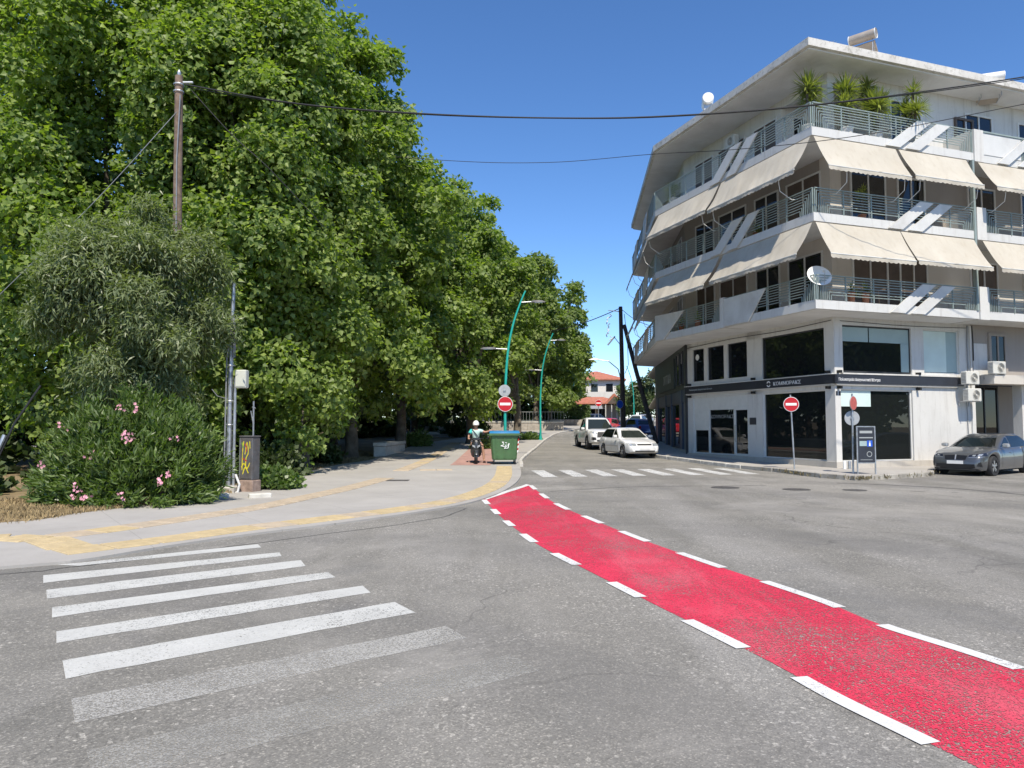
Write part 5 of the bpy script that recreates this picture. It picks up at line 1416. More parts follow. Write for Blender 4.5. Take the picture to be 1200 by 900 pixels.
BMW = dict(L=4.36, W=1.80, wr=0.345, axles=(1.36, -1.33), low=0.17, tw=0.22, bpillar=-0.15, mirror='car_silver',
    top=[(-2.18, 0.60), (-2.12, 0.86), (-2.0, 0.98), (-1.2, 1.00), (0.0, 0.97), (0.85, 0.965), (1.4, 0.90), (1.85, 0.80), (2.1, 0.70), (2.18, 0.50)],
    plan=[(-2.18, 0.78), (-2.0, 0.92), (-1.3, 0.99), (0, 1.0), (1.3, 0.99), (1.8, 0.93), (2.08, 0.84), (2.18, 0.70)],
    cabin=[(0.90, -1.98, 1.02, 0.82, 0.16), (1.10, -1.80, 0.62, 0.75, 0.18), (1.30, -1.55, 0.20, 0.66, 0.2), (1.40, -1.30, -0.10, 0.58, 0.22), (1.435, -1.0, -0.4, 0.42, 0.22)],
    head=[([(0.40, 0.655), (0.84, 0.70), (0.80, 0.80), (0.42, 0.73)], 'collector_dark'), ([(0.50, 0.675), (0.60, 0.685), (0.60, 0.735), (0.52, 0.73)], 'lamp_lens'), ([(0.66, 0.69), (0.75, 0.70), (0.75, 0.765), (0.66, 0.755)], 'lamp_lens'), ([(0.40, 0.635), (0.80, 0.655), (0.80, 0.67), (0.41, 0.652)], 'lamp_lens')],
    tail=[[(0.45, 0.7), (0.8, 0.72), (0.8, 0.84), (0.45, 0.82)]],
    frontside=[([(0.03, 0.57), (0.32, 0.56), (0.36, 0.70), (0.03, 0.72)], 'black_plastic', 'kidney_grille'), ([(0.66, 0.36), (0.78, 0.33), (0.76, 0.50), (0.70, 0.46)], 'black_plastic', 'side_intake')],
    front=[([(-0.62, 0.27), (0.62, 0.27), (0.60, 0.42), (-0.60, 0.42)], 'black_plastic', 'lower_grille', 0.006), ([(-0.018, 0.56), (0.018, 0.56), (0.018, 0.73), (-0.018, 0.73)], 'car_silver', 'grille_bar', 0.012), ([(-0.75, 0.215), (0.75, 0.215), (0.74, 0.24), (-0.74, 0.24)], 'car_silver', 'front_lip', 0.012)], plate=0.42)
def bed(t, bo, bvh, pm):
    MB().box(-2.5, -0.95, -0.78, 0.78, 1.03, 1.05).obj('bed_cover', 'black_plastic', t)
PICK = dict(L=5.25, W=1.86, wr=0.385, axles=(1.60, -1.48), low=0.30, tw=0.26, bpillar=0.0, mirror='car_white',
    top=[(-2.62, 0.80), (-2.58, 1.0), (-2.5, 1.05), (-1.0, 1.06), (0.2, 1.06), (1.1, 1.12), (1.8, 1.10), (2.35, 1.02), (2.55, 0.92), (2.63, 0.60)],
    plan=[(-2.62, 0.90), (-2.4, 0.96), (-1.3, 0.98), (0, 1.0), (1.6, 0.99), (2.2, 0.95), (2.5, 0.86), (2.63, 0.72)],
    cabin=[(1.02, -0.92, 1.32, 0.84, 0.12), (1.30, -0.88, 0.92, 0.78, 0.14), (1.58, -0.82, 0.50, 0.70, 0.16), (1.74, -0.74, 0.25, 0.64, 0.18), (1.79, -0.6, 0.05, 0.5, 0.2)],
    head=[([(0.50, 0.86), (0.82, 0.90), (0.82, 1.0), (0.50, 0.96)], 'lamp_lens')],
    frontside=[([(0.55, 0.52), (0.80, 0.50), (0.80, 0.68), (0.58, 0.66)], 'black_plastic', 'fog_lamp_recess')],
    front=[([(-0.50, 0.66), (0.50, 0.66), (0.46, 0.96), (-0.46, 0.96)], 'black_plastic', 'grille', 0.008), ([(-0.5, 0.42), (0.5, 0.42), (0.52, 0.52), (-0.52, 0.52)], 'black_plastic', 'lower_grille', 0.006)], plate=0.55, extra=bed)

def heading(dx, dy): return math.atan2(dy, dx)
def pz(x, y): return gz(y)
CG = 'cars parked along the street'
hp = bl(4.35, -2.35, 0)
BM = car('parked_car', (hp[0], hp[1], 0.0), R(19.2 + 16) + math.pi, 'car_grey', 'dark grey hatchback parked nose-out beside the white shop wall', BMW, group=CG)
car('parked_car', (5.75, 36.6, gz(36.6)), heading(0.24, -0.97), 'car_white', 'older white hatchback parked at the kerb in front of the pickup', HATCH, group=CG)
car('pickup_truck', (5.0, 43.8, gz(43.8)), heading(0.10, -0.995), 'car_white', 'white pickup truck parked behind the older white hatchback', PICK, 'pickup', CG)
car('parked_car', (10.0, 60.5, gz(60.5)), heading(-0.35, 0.93), 'car_blue', 'dark blue car parked beyond the leaning wooden strut', HATCH, group=CG)
car('parked_car', (8.6, 64.0, gz(64)), heading(0.5, 0.86), 'car_red', 'red car partly hidden behind the white pickup', HATCH, group=CG)
car('parked_car', (14.6, 86.0, gz(86)), heading(-0.4, -0.9), 'car_white', 'white car far up the street past the blue car', HATCH, group=CG)
car('parked_car', (16.6, 92.0, gz(92)), heading(-0.4, -0.9), 'car_silver', 'silver car farthest up the street by the red-roofed houses', HATCH, group=CG)
car('parked_car', (11.0, 95.0, gz(95)), heading(0.6, 0.8), 'car_grey', 'dark car far off before the low red-roofed pavilion', HATCH, group=CG)

# ------------------------------------------------------------------ scooter and rider
def scooter(loc, rz, label):
    t = thing('scooter', loc, rz, label, 'scooter', 'scooters')     # faces local -y
    def wh(y, nm):
        w = MB().lathe([(0.17, -0.055), (0.235, -0.06), (0.26, -0.03), (0.265, 0), (0.26, 0.03), (0.235, 0.06), (0.17, 0.055)], 24, 'X', (0, y, 0.265)).obj('wheel', 'rubber', t, smooth=True)
        MB().lathe([(0.175, -0.04), (0.16, -0.02), (0.05, -0.035), (0.05, 0.035), (0.16, 0.02), (0.175, 0.04)], 20, 'X', (0, y, 0.265)).obj('rim', 'rim_alloy', w)
    wh(-0.62, 'front'); wh(0.66, 'rear')
    # front mudguard
    mg = MB(); rings = []
    for k in range(9):
        a = R(20 + 140 * k / 8); c = (0, -0.62 - 0.30 * math.cos(a), 0.265 + 0.30 * math.sin(a))
        rings.append([(c[0] - 0.085, c[1], c[2] - 0.03), (c[0] - 0.05, c[1], c[2] + 0.012), (c[0] + 0.05, c[1], c[2] + 0.012), (c[0] + 0.085, c[1], c[2] - 0.03)])
    mg.loft(rings, caps=False, closed=False).obj('mudguard', 'scooter_grey', t, smooth=True)
    # leg shield and nose
    def ring(z, y, w, d): return [(-w, y + d * 0.55, z), (-w * 0.75, y, z), (-w * 0.3, y - d * 0.35, z), (w * 0.3, y - d * 0.35, z), (w * 0.75, y, z), (w, y + d * 0.55, z), (w * 0.7, y + d, z), (-w * 0.7, y + d, z)]
    MB().loft([ring(0.32, -0.34, 0.20, 0.16), ring(0.50, -0.42, 0.25, 0.2), ring(0.70, -0.46, 0.24, 0.22), ring(0.86, -0.45, 0.20, 0.22), ring(0.98, -0.40, 0.14, 0.2)]).obj('front_shield', 'scooter_grey', t, smooth=True)
    for s in (-1, 1):
        MB().prism([(s * 0.04, 0.66), (s * 0.16, 0.72), (s * 0.17, 0.80), (s * 0.05, 0.76)], lambda u, v, q: (u, q, v), -0.545, -0.50).obj('headlight', 'lamp_lens', t)
        MB().tube([(0, -0.28, 1.05), (s * 0.18, -0.26, 1.06), (s * 0.34, -0.20, 1.05)], 0.016, 8).obj('handlebar', 'black_plastic', t)
        MB().tube([(s * 0.24, -0.20, 1.06), (s * 0.30, -0.22, 1.24)], 0.008, 6).obj('mirror_stem', 'black_plastic', t)
        MB().rbox(s * 0.31 - 0.065, s * 0.31 + 0.065, -0.235, -0.21, 1.22, 1.31, 0.015).obj('mirror', 'black_plastic', t)
        MB().tube([(s * 0.07, -0.62, 0.27), (s * 0.07, -0.52, 0.55)], 0.022, 8).obj('fork_leg', 'chrome', t)
    MB().rbox(-0.17, 0.17, -0.44, -0.22, 0.96, 1.10, 0.04).obj('handlebar_cover', 'scooter_grey', t, smooth=True)
    MB().rbox(-0.17, 0.17, -0.30, 0.25, 0.26, 0.34, 0.03).obj('footboard', 'black_plastic', t)
    MB().loft([[(x * w, y, z) for x, z in ((-1, z0), (-1, z1), (-0.6, z1 + 0.06), (0.6, z1 + 0.06), (1, z1), (1, z0))] for y, w, z0, z1 in ((0.2, 0.15, 0.34, 0.58), (0.4, 0.19, 0.36, 0.68), (0.8, 0.18, 0.46, 0.72), (1.0, 0.09, 0.6, 0.74))]).obj('rear_body', 'scooter_grey', t, smooth=True)
    MB().rbox(-0.15, 0.15, 0.18, 0.92, 0.74, 0.83, 0.035).obj('seat', 'black_plastic', t, smooth=True)
    return t
SC = scooter((-1.48, 30.25, gz(30.25) + 0.125), R(4), 'dark scooter facing out of the cycle path, carrying its rider')

def skin(name, nodes, edges, mat, parent, root=0, sub=2):
    me = bpy.data.meshes.new(name)
    me.from_pydata([n[0] for n in nodes], edges, [])
    o = bpy.data.objects.new(name, me); COL.objects.link(o)
    o.modifiers.new('skin', 'SKIN')
    sv_ = me.skin_vertices[0].data if me.skin_vertices else None
    if sv_ is None:
        bm = bmesh.new(); bm.from_mesh(me); bm.verts.layers.skin.verify(); bm.to_mesh(me); bm.free(); sv_ = me.skin_vertices[0].data
    for i, n in enumerate(nodes):
        r = n[1]; sv_[i].radius = (r, r) if not isinstance(r, tuple) else r; sv_[i].use_root = (i == root)
    md = o.modifiers.new('sub', 'SUBSURF'); md.levels = sub; md.render_levels = sub
    bpy.context.view_layer.update()
    m2 = bpy.data.meshes.new_from_object(o.evaluated_get(bpy.context.evaluated_depsgraph_get()))
    bpy.data.objects.remove(o)
    m2.materials.clear(); m2.materials.append(MAT[mat]); m2.polygons.foreach_set('use_smooth', [True] * len(m2.polygons))
    ob = bpy.data.objects.new(name, m2); COL.objects.link(ob); ob.parent = parent
    return ob
def rider():
    t = thing('person', (-1.48, 30.25, gz(30.25) + 0.125), R(4), 'rider in white helmet and mint shirt seated on the scooter, one arm stretched out', 'person')
    # facing -y; +x is image right. Nodes: pelvis ... head, arms, legs
    n = [((0, 0.42, 0.93), 0.14), ((0, 0.40, 1.10), 0.13), ((0, 0.36, 1.28), (0.15, 0.10)), ((0, 0.33, 1.42), (0.12, 0.08)), ((0, 0.31, 1.50), 0.058), ((0, 0.28, 1.60), 0.085), ((0, 0.27, 1.70), 0.095),
         ((0.19, 0.33, 1.40), 0.06), ((0.42, 0.22, 1.33), 0.048), ((0.66, 0.10, 1.40), 0.036), ((0.73, 0.07, 1.42), 0.034),            # stretched arm
         ((-0.19, 0.33, 1.40), 0.06), ((-0.31, 0.22, 1.18), 0.046), ((-0.33, -0.08, 1.08), 0.035), ((-0.32, -0.18, 1.075), 0.034),    # arm to the handlebar
         ((0.10, 0.40, 0.90), 0.095), ((0.24, 0.05, 0.80), 0.078), ((0.33, 0.08, 0.42), 0.062), ((0.36, 0.06, 0.10), 0.044), ((0.37, -0.08, 0.05), 0.036),
         ((-0.10, 0.40, 0.90), 0.095), ((-0.17, 0.00, 0.80), 0.078), ((-0.13, -0.04, 0.52), 0.052), ((-0.12, -0.02, 0.42), 0.038), ((-0.12, -0.15, 0.38), 0.036)]
    e = [(0, 1), (1, 2), (2, 3), (3, 4), (4, 5), (5, 6), (3, 7), (7, 8), (8, 9), (9, 10), (3, 11), (11, 12), (12, 13), (13, 14), (0, 15), (15, 16), (16, 17), (17, 18), (18, 19), (0, 20), (20, 21), (21, 22), (22, 23), (23, 24)]
    body = skin('body', n, e, 'skin', t)
    # fingers of both hands
    for (b, d, s) in (((0.73, 0.07, 1.42), Vector((0.9, -0.25, 0.25)), 1), ((-0.32, -0.18, 1.075), Vector((0.1, -1, -0.2)), -1)):
        b = Vector(b); d = d.normalized(); side = d.cross(Vector((0, 0, 1))).normalized()
        hm = MB()
        for k in range(4):
            o = b + side * (-0.03 + 0.02 * k); L = (0.065, 0.075, 0.07, 0.055)[k]
            hm.tube([o, o + d * 0.05, o + d * (0.05 + L * 0.5) + Vector((0, 0, -0.008)), o + d * (0.05 + L) + Vector((0, 0, -0.022))], [0.011, 0.0105, 0.009, 0.007], 6)
        hm.tube([b - side * 0.03, b - side * 0.055 + d * 0.03, b - side * 0.05 + d * 0.065 + Vector((0, 0, -0.01))], [0.013, 0.011, 0.008], 6)
        hm.obj('fingers', 'skin', t, smooth=True)
    g = 0.018
    sh = [(n[0][0], 0.155), (n[1][0], 0.15), (n[2][0], (0.20, 0.155)), (n[3][0], (0.19, 0.15)), (n[7][0], 0.082), ((0.34, 0.26, 1.355), 0.072), (n[11][0], 0.082), ((-0.28, 0.26, 1.25), 0.072)]
    skin('shirt', sh, [(0, 1), (1, 2), (2, 3), (3, 4), (4, 5), (3, 6), (6, 7)], 'shirt_mint', t)
    sl = skin('sleeve', [((-0.13, 0.33, 1.43), 0.075), ((-0.20, 0.32, 1.40), 0.088), ((-0.285, 0.255, 1.25), 0.080)], [(0, 1), (1, 2)], 'shirt_teal', t)
    skin('shorts', [((0, 0.43, 0.93), 0.155), ((0.11, 0.39, 0.90), 0.118), ((0.21, 0.12, 0.82), 0.10), ((-0.11, 0.39, 0.90), 0.118), ((-0.155, 0.08, 0.82), 0.10)], [(0, 1), (1, 2), (0, 3), (3, 4)], 'shorts_dark', t)
    MB().tube([(-0.17, 0.24, 1.46), (-0.06, 0.185, 1.33), (0.06, 0.20, 1.18), (0.16, 0.26, 1.02)], 0.018, 6).obj('bag_strap', 'shorts_dark', t)
    h = MB(); prof = [(0.02, 0.175)] + [(0.145 * math.sin(a), 0.175 * math.cos(a)) for a in np.linspace(0.15, 1.75, 10)] + [(0.118, -0.04)]
    h.lathe(prof, 22, c=(0, 0.275, 1.675)); h.v = [(p[0], 0.275 + (p[1] - 0.275) * 1.15, p[2]) for p in h.v]; h.obj('helmet', 'helmet_white', t, smooth=True)
    # face: nose, eyes, mouth, dark visor glasses
    MB().prism([(-0.012, 1.60), (0.012, 1.60), (0.006, 1.645), (-0.006, 1.645)], lambda u, v, q: (u, q - (1.645 - v) * 0.35, v), 0.20, 0.175).obj('nose', 'skin', t)
    MB().rbox(-0.085, 0.085, 0.145, 0.20, 1.628, 1.672, 0.014).obj('sunglasses', 'visor_dark', t)
    MB().rbox(-0.028, 0.028, 0.180, 0.20, 1.560, 1.570, 0.004).obj('mouth', 'shoe_dark', t)
    for s in (-1, 1): MB().lathe([(0.02, -0.01), (0.028, 0), (0.02, 0.01)], 10, 'X', (s * 0.098, 0.28, 1.635)).obj('ear', 'skin', t)
    MB().rbox(0.32, 0.42, -0.16, 0.12, -0.005, 0.10, 0.03).obj('shoe', 'shoe_dark', t, smooth=True)
    MB().rbox(-0.17, -0.07, -0.24, 0.03, 0.342, 0.43, 0.03).obj('shoe', 'shoe_dark', t, smooth=True)
rider()
for o in (SC, bpy.data.objects['person']): o.scale = (0.94,) * 3
mc = copy_tree(SC); mp_ = bl(6.9, -0.75, 0.13); mc.location = mp_; mc.rotation_euler = (0, 0, R(19.2 - 60)); mc['label'] = 'scooter on the pavement with only its handlebars showing behind the grey car'

# ------------------------------------------------------------------ street furniture
def bin_():
    t = thing('rubbish_bin', (-0.32, 29.75, gz(29.75) + 0.125), R(3), 'large green wheeled rubbish bin with a blue lid beside the scooter', 'bin')
    def ring(z, wx, wy, b=0.06): return [(-wx + b, -wy, z), (wx - b, -wy, z), (wx, -wy + b, z), (wx, wy - b, z), (wx - b, wy, z), (-wx + b, wy, z), (-wx, wy - b, z), (-wx, -wy + b, z)]
    MB().loft([ring(0.16, 0.47, 0.40), ring(0.22, 0.49, 0.42), ring(1.12, 0.555, 0.49), ring(1.14, 0.60, 0.53), ring(1.20, 0.60, 0.53)]).obj('bin_body', 'bin_green', t)
    for x in (-0.30, 0.0, 0.30):
        MB().prism([(x - 0.02, 0.24), (x + 0.02, 0.24), (x + 0.02, 1.1), (x - 0.02, 1.1)], lambda u, v, q: (u * (1 + 0.12 * (v - 0.2)), q - 0.075 * (v - 0.24), v), -0.445, -0.41).obj('rib', 'bin_green', t)
    lid = MB(); rings = []
    for k in range(9):
        a = math.pi * k / 8; y = -0.54 * math.cos(a); z = 1.20 + 0.13 * math.sin(a) ** 0.7
        rings.append([(-0.60, y, z - 0.02), (-0.58, y, z), (0.58, y, z), (0.60, y, z - 0.02)])
    lid.loft(rings, caps=False, closed=False); MB().box(-0.61, 0.61, -0.575, -0.535, 1.14, 1.225).obj('rim', 'bin_green', t); lid.obj('lid', 'bin_blue', t, smooth=True)
    for s in (-1, 1):
        MB().cyl((s * 0.60, 0, 1.06), (s * 0.69, 0, 1.06), 0.035, n=10).obj('lifting_trunnion', 'black_plastic', t)
        MB().tube([(s * 0.61, -0.42, 1.16), (s * 0.67, -0.42, 1.16), (s * 0.67, 0.42, 1.16), (s * 0.61, 0.42, 1.16)], 0.018, 6).obj('side_handle', 'bin_green', t)
        for y in (-0.34, 0.34):
            w = MB().lathe([(0.03, -0.028), (0.085, -0.028), (0.095, 0), (0.085, 0.028), (0.03, 0.028)], 14, 'X', (s * 0.42, y, 0.095)).obj('wheel', 'rubber', t)
            MB().box(s * 0.42 - 0.045, s * 0.42 + 0.045, y - 0.03, y + 0.03, 0.13, 0.19).obj('castor_fork', 'galvanised', t)
    for k in range(6):
        z = 0.45 + 0.09 * k
        MB().prism([(0.495, z), (0.535, z + 0.03), (0.535, z + 0.12), (0.495, z + 0.09)], lambda u, v, q: (u + (v - 0.4) * 0.072, q - 0.077 * (v - 0.22), v), -0.428, -0.422).obj('reflector_strip', 'sign_red' if k % 2 else 'sign_white', t)
    lettering('\u03a3\u0399', 0.26, Matrix.Translation((-0.16, -0.482, 0.72)) @ Matrix.Rotation(R(86), 4, 'X') @ Matrix.Rotation(R(-14), 4, 'Z'), 'letter_white', t, 'graffiti', 0.32, 0.002)
    lettering('\u03a3', 0.2, Matrix.Translation((-0.02, -0.48, 0.62)) @ Matrix.Rotation(R(86), 4, 'X'), 'letter_white', t, 'graffiti', 0.16, 0.002)
bin_()

def disc_sign(name, loc, rz, r, label, mat, bar=True, pole=None, tilt=0, cat='sign', rim='sign_white', group=None):
    t = thing(name, loc, rz, label, cat, group)
    d = MB().lathe([(0.01, -0.012), (r, -0.012), (r + 0.006, -0.006), (r + 0.006, 0.006), (r, 0.012), (0.01, 0.012)], 32, 'Y').obj('plate', 'sign_grey', t)
    if mat:
        MB().lathe([(r * 0.985, -0.0135), (0.01, -0.0135)], 32, 'Y').obj('border', rim, t)
        MB().lathe([(r * 0.94, -0.0150), (0.01, -0.0150)], 32, 'Y').obj('face', mat, t)
    if bar: MB().rbox(-r * 0.70, r * 0.70, -0.0185, -0.0155, -r * 0.17, r * 0.17, 0.001).obj('bar', 'sign_white', t)
    MB().rbox(-0.06, 0.06, 0.012, 0.045, -0.04, 0.04, 0.005).obj('clamp', 'galvanised', t)
    return t

def lamp_post(loc, rz, label):
    t = thing('street_lamp', loc, rz, label, 'street lamp', 'teal curved street lamps along the park')
    pts = catmull([(0, 0, -0.1), (0, 0, 1.2), (0, 0, 2.9), (0.11, 0, 4.7), (0.34, 0, 5.95), (0.67, 0, 6.95), (0.90, 0, 7.5)], 6)
    rs = [0.075 - 0.04 * i / (len(pts) - 1) for i in range(len(pts))]
    MB().tube(pts, rs, 12).obj('pole', 'teal_paint', t, smooth=True)
    MB().lathe([(0.16, 0), (0.16, 0.02), (0.10, 0.04), (0.09, 0.25), (0.075, 0.27)], 16).obj('base_plate', 'teal_paint', t)
    for s, x0, z0, L in ((1, 0.66, 6.98, 1.12), (-1, 0.10, 4.88, 1.2)):
        MB().tube([(x0, 0, z0), (x0 + s * 0.55, 0, z0 + 0.03)], 0.022, 8).obj('arm', 'galvanised', t)
        a, b = x0 + s * 0.5, x0 + s * L
        h = MB().loft([[(x, -w, z0 + 0.0), (x, -w * 0.8, z0 + hh), (x, w * 0.8, z0 + hh), (x, w, z0 + 0.0)] for x, w, hh in ((a, 0.04, 0.06), (a + s * 0.12, 0.10, 0.09), (b - s * 0.15, 0.11, 0.08), (b, 0.05, 0.04))]).obj('luminaire', 'cabinet_steel', t, smooth=True)
        MB().box(min(a + s * 0.15, b - s * 0.12), max(a + s * 0.15, b - s * 0.12), -0.08, 0.08, z0 - 0.012, z0 - 0.002).obj('lens', 'lamp_lens', h)
    return t
lz = gz(32.5) + 0.12
LP = lamp_post((-0.30, 32.5, lz), 0, 'teal curved street lamp carrying a no-entry sign behind the bin')
l2 = copy_tree(LP); l2.location = (2.0, 51.5, gz(51.5) + 0.12); l2['label'] = 'teal curved street lamp farther on by the low wall, without a sign'
l3 = copy_tree(LP); l3.location = (7.6, 92, gz(92) + 0.1); l3['label'] = 'distant teal street lamp beside the green hedge'
l4 = copy_tree(LP); l4.location = (15.6, 94, gz(94) + 0.1); l4.rotation_euler = (0, 0, R(180)); l4['label'] = 'distant teal street lamp seen beside the dark wooden pole'
disc_sign('no_entry_sign', (-0.30, 32.39, 2.66), R(3), 0.335, 'red no-entry sign fixed to the teal lamp behind the bin', 'sign_red', group='no-entry signs')
disc_sign('round_sign', (-0.33, 32.39, 3.25), R(180), 0.26, 'grey back of a round sign above the no-entry sign on the teal lamp', None, False)

def post(loc, h, r, mat, label, cat='post', lean=(0, 0)):
    t = MB().tube([(0, 0, -0.1), (lean[0], lean[1], h)], r, 10).obj('sign_post', mat); t.location = loc
    return tag(t, label, cat)
post((10.08, 26.3, 0.13), 2.68, 0.028, 'galvanised', 'thin steel post of the no-entry sign in front of the dark shop window', lean=(-0.10, 0))
disc_sign('no_entry_sign', (9.99, 26.26, 2.47), R(-16), 0.262, 'red no-entry sign on a steel post before the dark shop window', 'sign_red', group='no-entry signs')
post((11.10, 24.0, 0.13), 2.62, 0.03, 'galvanised', 'steel post with worn signs beside the poster stand', lean=(0.03, 0))
disc_sign('round_sign', (11.14, 23.96, 2.44), R(38), 0.225, 'faded red round sign at the top of the post by the poster stand', 'sign_red_faded', False, rim='sign_red_faded')
disc_sign('round_sign', (11.13, 24.05, 1.95), R(175), 0.235, 'grey back of a round sign below the faded red one', None, False)

def poster_stand():
    t = thing('poster_stand', (11.42, 23.75, 0.13), R(4), 'dark poster panel in a steel frame beside the corner sign post', 'poster stand')
    w, h = 0.30, 1.56
    f = MB()
    for s in (-1, 1): f.box(s * w - 0.018, s * w + 0.018, -0.018, 0.018, -0.05, h)
    f.box(-w, w, -0.017, 0.017, h - 0.035, h + 0.001); f.box(-w, w, -0.017, 0.017, 0.36, 0.39)
    f.obj('frame', 'galvanised', t)
    p = MB().box(-w + 0.018, w - 0.018, -0.012, 0.012, 0.39, h - 0.05).obj('panel', 'slate_sign', t)
    MB().box(-0.21, 0.21, -0.0145, -0.0125, 1.33, 1.41).obj('heading_strip', 'letter_grey', p)
    MB().box(-0.23, 0.23, -0.0145, -0.0125, 1.17, 1.205).obj('heading_strip', 'letter_grey', p)
    MB().box(0.03, 0.21, -0.015, -0.0125, 0.90, 1.10).obj('blue_square', 'sign_blue', p)
    MB().box(-0.22, 0.02, -0.0148, -0.0125, 0.92, 1.08).obj('photo_strip', 'blind_teal', p)
    MB().lathe([(0.025, -0.0175), (0.001, -0.0175)], 12, 'Y', (0.12, 0, 1.065)).obj('figure', 'sign_white', p)
    MB().prism([(0.09, 0.92), (0.15, 0.92), (0.14, 1.035), (0.10, 1.035)], lambda u, v, q: (u, q, v), -0.0175, -0.016).obj('figure', 'sign_white', p)
    MB().lathe([(0.09, -0.0148), (0.07, -0.0148)], 20, 'Y', (0.10, 0, 0.66)).obj('round_emblem', 'letter_grey', p)
    MB().box(-0.2, 0.2, -0.0145, -0.0125, 0.47, 0.485).obj('text_strip', 'letter_grey', p)
poster_stand()
def bollard_pair():
    for k, x in enumerate((-0.12, 0.10)):
        p = bl(x - 0.05, -0.55, 0.13)
        o = MB().lathe([(0.055, -0.05), (0.055, 0.26), (0.045, 0.30), (0.005, 0.31)], 14).obj('meter_stub', 'sign_white' if k == 0 else 'galvanised')
        o.location = p; tag(o, ['short white pipe stub at the foot of the shop corner column', 'short grey pipe stub at the foot of the shop corner column'][k], 'pipe')
bollard_pair()

def bench():
    t = thing('stone_bench', (-6.15, 37.2, gz(37.2) + 0.1), R(-3), 'pale stone block bench along the park edge', 'bench')
    MB().rbox(-0.26, 0.26, -2.3, 2.3, -0.2, 0.42, 0.02).obj('plinth', 'stone_wall', t)
    for k in range(4): MB().rbox(-0.32, 0.32, -2.36 + k * 1.18, -2.36 + k * 1.18 + 1.172, 0.422, 0.58, 0.015).obj('seat_slab', 'bench_stone', t)
    for k in range(4): MB().rbox(-0.285, 0.285, -2.32 + k * 1.16, -2.32 + k * 1.16 + 1.15, -0.15, 0.40, 0.01).obj('side_slab', 'bench_stone', t)
bench()
for k, (x, y, s) in enumerate(((-6.98, 17.25, 0.42), (-5.85, 17.35, 0.25))):
    o = MB().rbox(-s, s, -0.12, 0.12, -0.05, 0.07, 0.02).obj('stone_block', 'bench_stone'); o.location = (x, y - 0.2, gz(y) + 0.06); o.rotation_euler = (0, 0, R(28))
    tag(o, ['long loose white stone lying at the edge of the oleander', 'short loose stone near the foot of the steel pole'][k], 'stone')

# ------------------------------------------------------------------ poles and cables
def wood_pole(loc, h, r0, r1, mat, label, lean=(0, 0)):
    t = thing('utility_pole', loc, 0, label, 'utility pole')
    MB().tube([(0, 0, -0.3), (lean[0] * 0.5, lean[1] * 0.5, h * 0.5), (lean[0], lean[1], h)], [r0, (r0 + r1) / 2, r1], 14).obj('shaft', mat, t, smooth=True)
    return t
pz0 = gz(20) + 0.05
wp = wood_pole((-9.15, 20.0, pz0), 11.4, 0.14, 0.105, 'wood_pole', 'tall brown wooden utility pole in front of the plane trees', (-0.16, 0))
MB().lathe([(0.03, 11.4), (0.05, 11.42), (0.055, 11.5), (0.03, 11.56), (0.005, 11.6)], 12, c=(-0.16, 0, 0)).obj('cap', 'galvanised', wp)
for z in (11.15, 10.95):
    MB().lathe([(0.14, z - 0.02), (0.145, z), (0.14, z + 0.02)], 14, c=(-0.16, 0, 0)).obj('band', 'galvanised', wp)
MB().tube([(-0.02, -0.05, 11.2), (0.25, -0.05, 11.2)], 0.03, 8).obj('insulator', 'porcelain', wp)
MB().tube([(0.0, -0.13, 3), (-0.1, -0.14, 9), (-0.05, -0.14, 10.8)], 0.018, 6).obj('conduit', 'cable_grey', wp)

rp = wood_pole((7.6, 50.0, gz(50) + 0.1), 9.2, 0.18, 0.13, 'wood_dark', 'dark wooden utility pole with a lamp arm at the street bend', (-0.15, 0))
MB().tube([(0.1, 0, 7.9), (0.55, -2.0, 4.6), (1.15, -5.4, 0.0)], [0.13, 0.14, 0.15], 10).obj('strut', 'wood_dark', rp, smooth=True)
MB().tube([(-0.05, 0, 3.7), (-0.35, 0, 4.9), (-1.0, 0, 5.45), (-1.75, 0, 5.55)], 0.035, 8).obj('lamp_arm', 'galvanised', rp)
MB().loft([[(x, -w, 5.53), (x, -w * 0.7, 5.53 + h), (x, w * 0.7, 5.53 + h), (x, w, 5.53)] for x, w, h in ((-1.65, 0.05, 0.07), (-1.85, 0.13, 0.12), (-2.2, 0.12, 0.09), (-2.35, 0.05, 0.03))]).obj('lamp_head', 'tank_white', rp, smooth=True)
MB().tube([(-0.15, 0, 8.85), (-1.0, 0, 8.95)], 0.03, 6).obj('cross_arm', 'galvanised', rp)
MB().tube([(-0.13, 0, 6.5), (-0.6, 0, 7.1)], 0.025, 6).obj('cross_arm', 'galvanised', rp)
MB().tube([(-0.55, 0, 7.15), (-1.05, 0, 6.55)], 0.05, 6).obj('cable_clamp', 'cable_grey', rp)
for k in range(8):
    a = rnd.uniform(0, 6); x, z = -0.95 + rnd.gauss(0, 0.12), 8.7 - 0.22 * k
    MB().tube([(x, 0, z), (x + 0.18 * math.cos(a), 0.1 * math.sin(a), z - 0.14), (x - 0.06, 0, z - 0.26)], 0.035, 6).obj('insulator', 'porcelain' if k % 3 else 'cable_grey', rp)
MB().tube([(0.1, 0.0, 8.7), (0.3, 0, 7.0), (0.35, 0, 5.2), (0.12, 0, 4.6)], 0.02, 6).obj('hanging_cable', 'cable_black', rp)

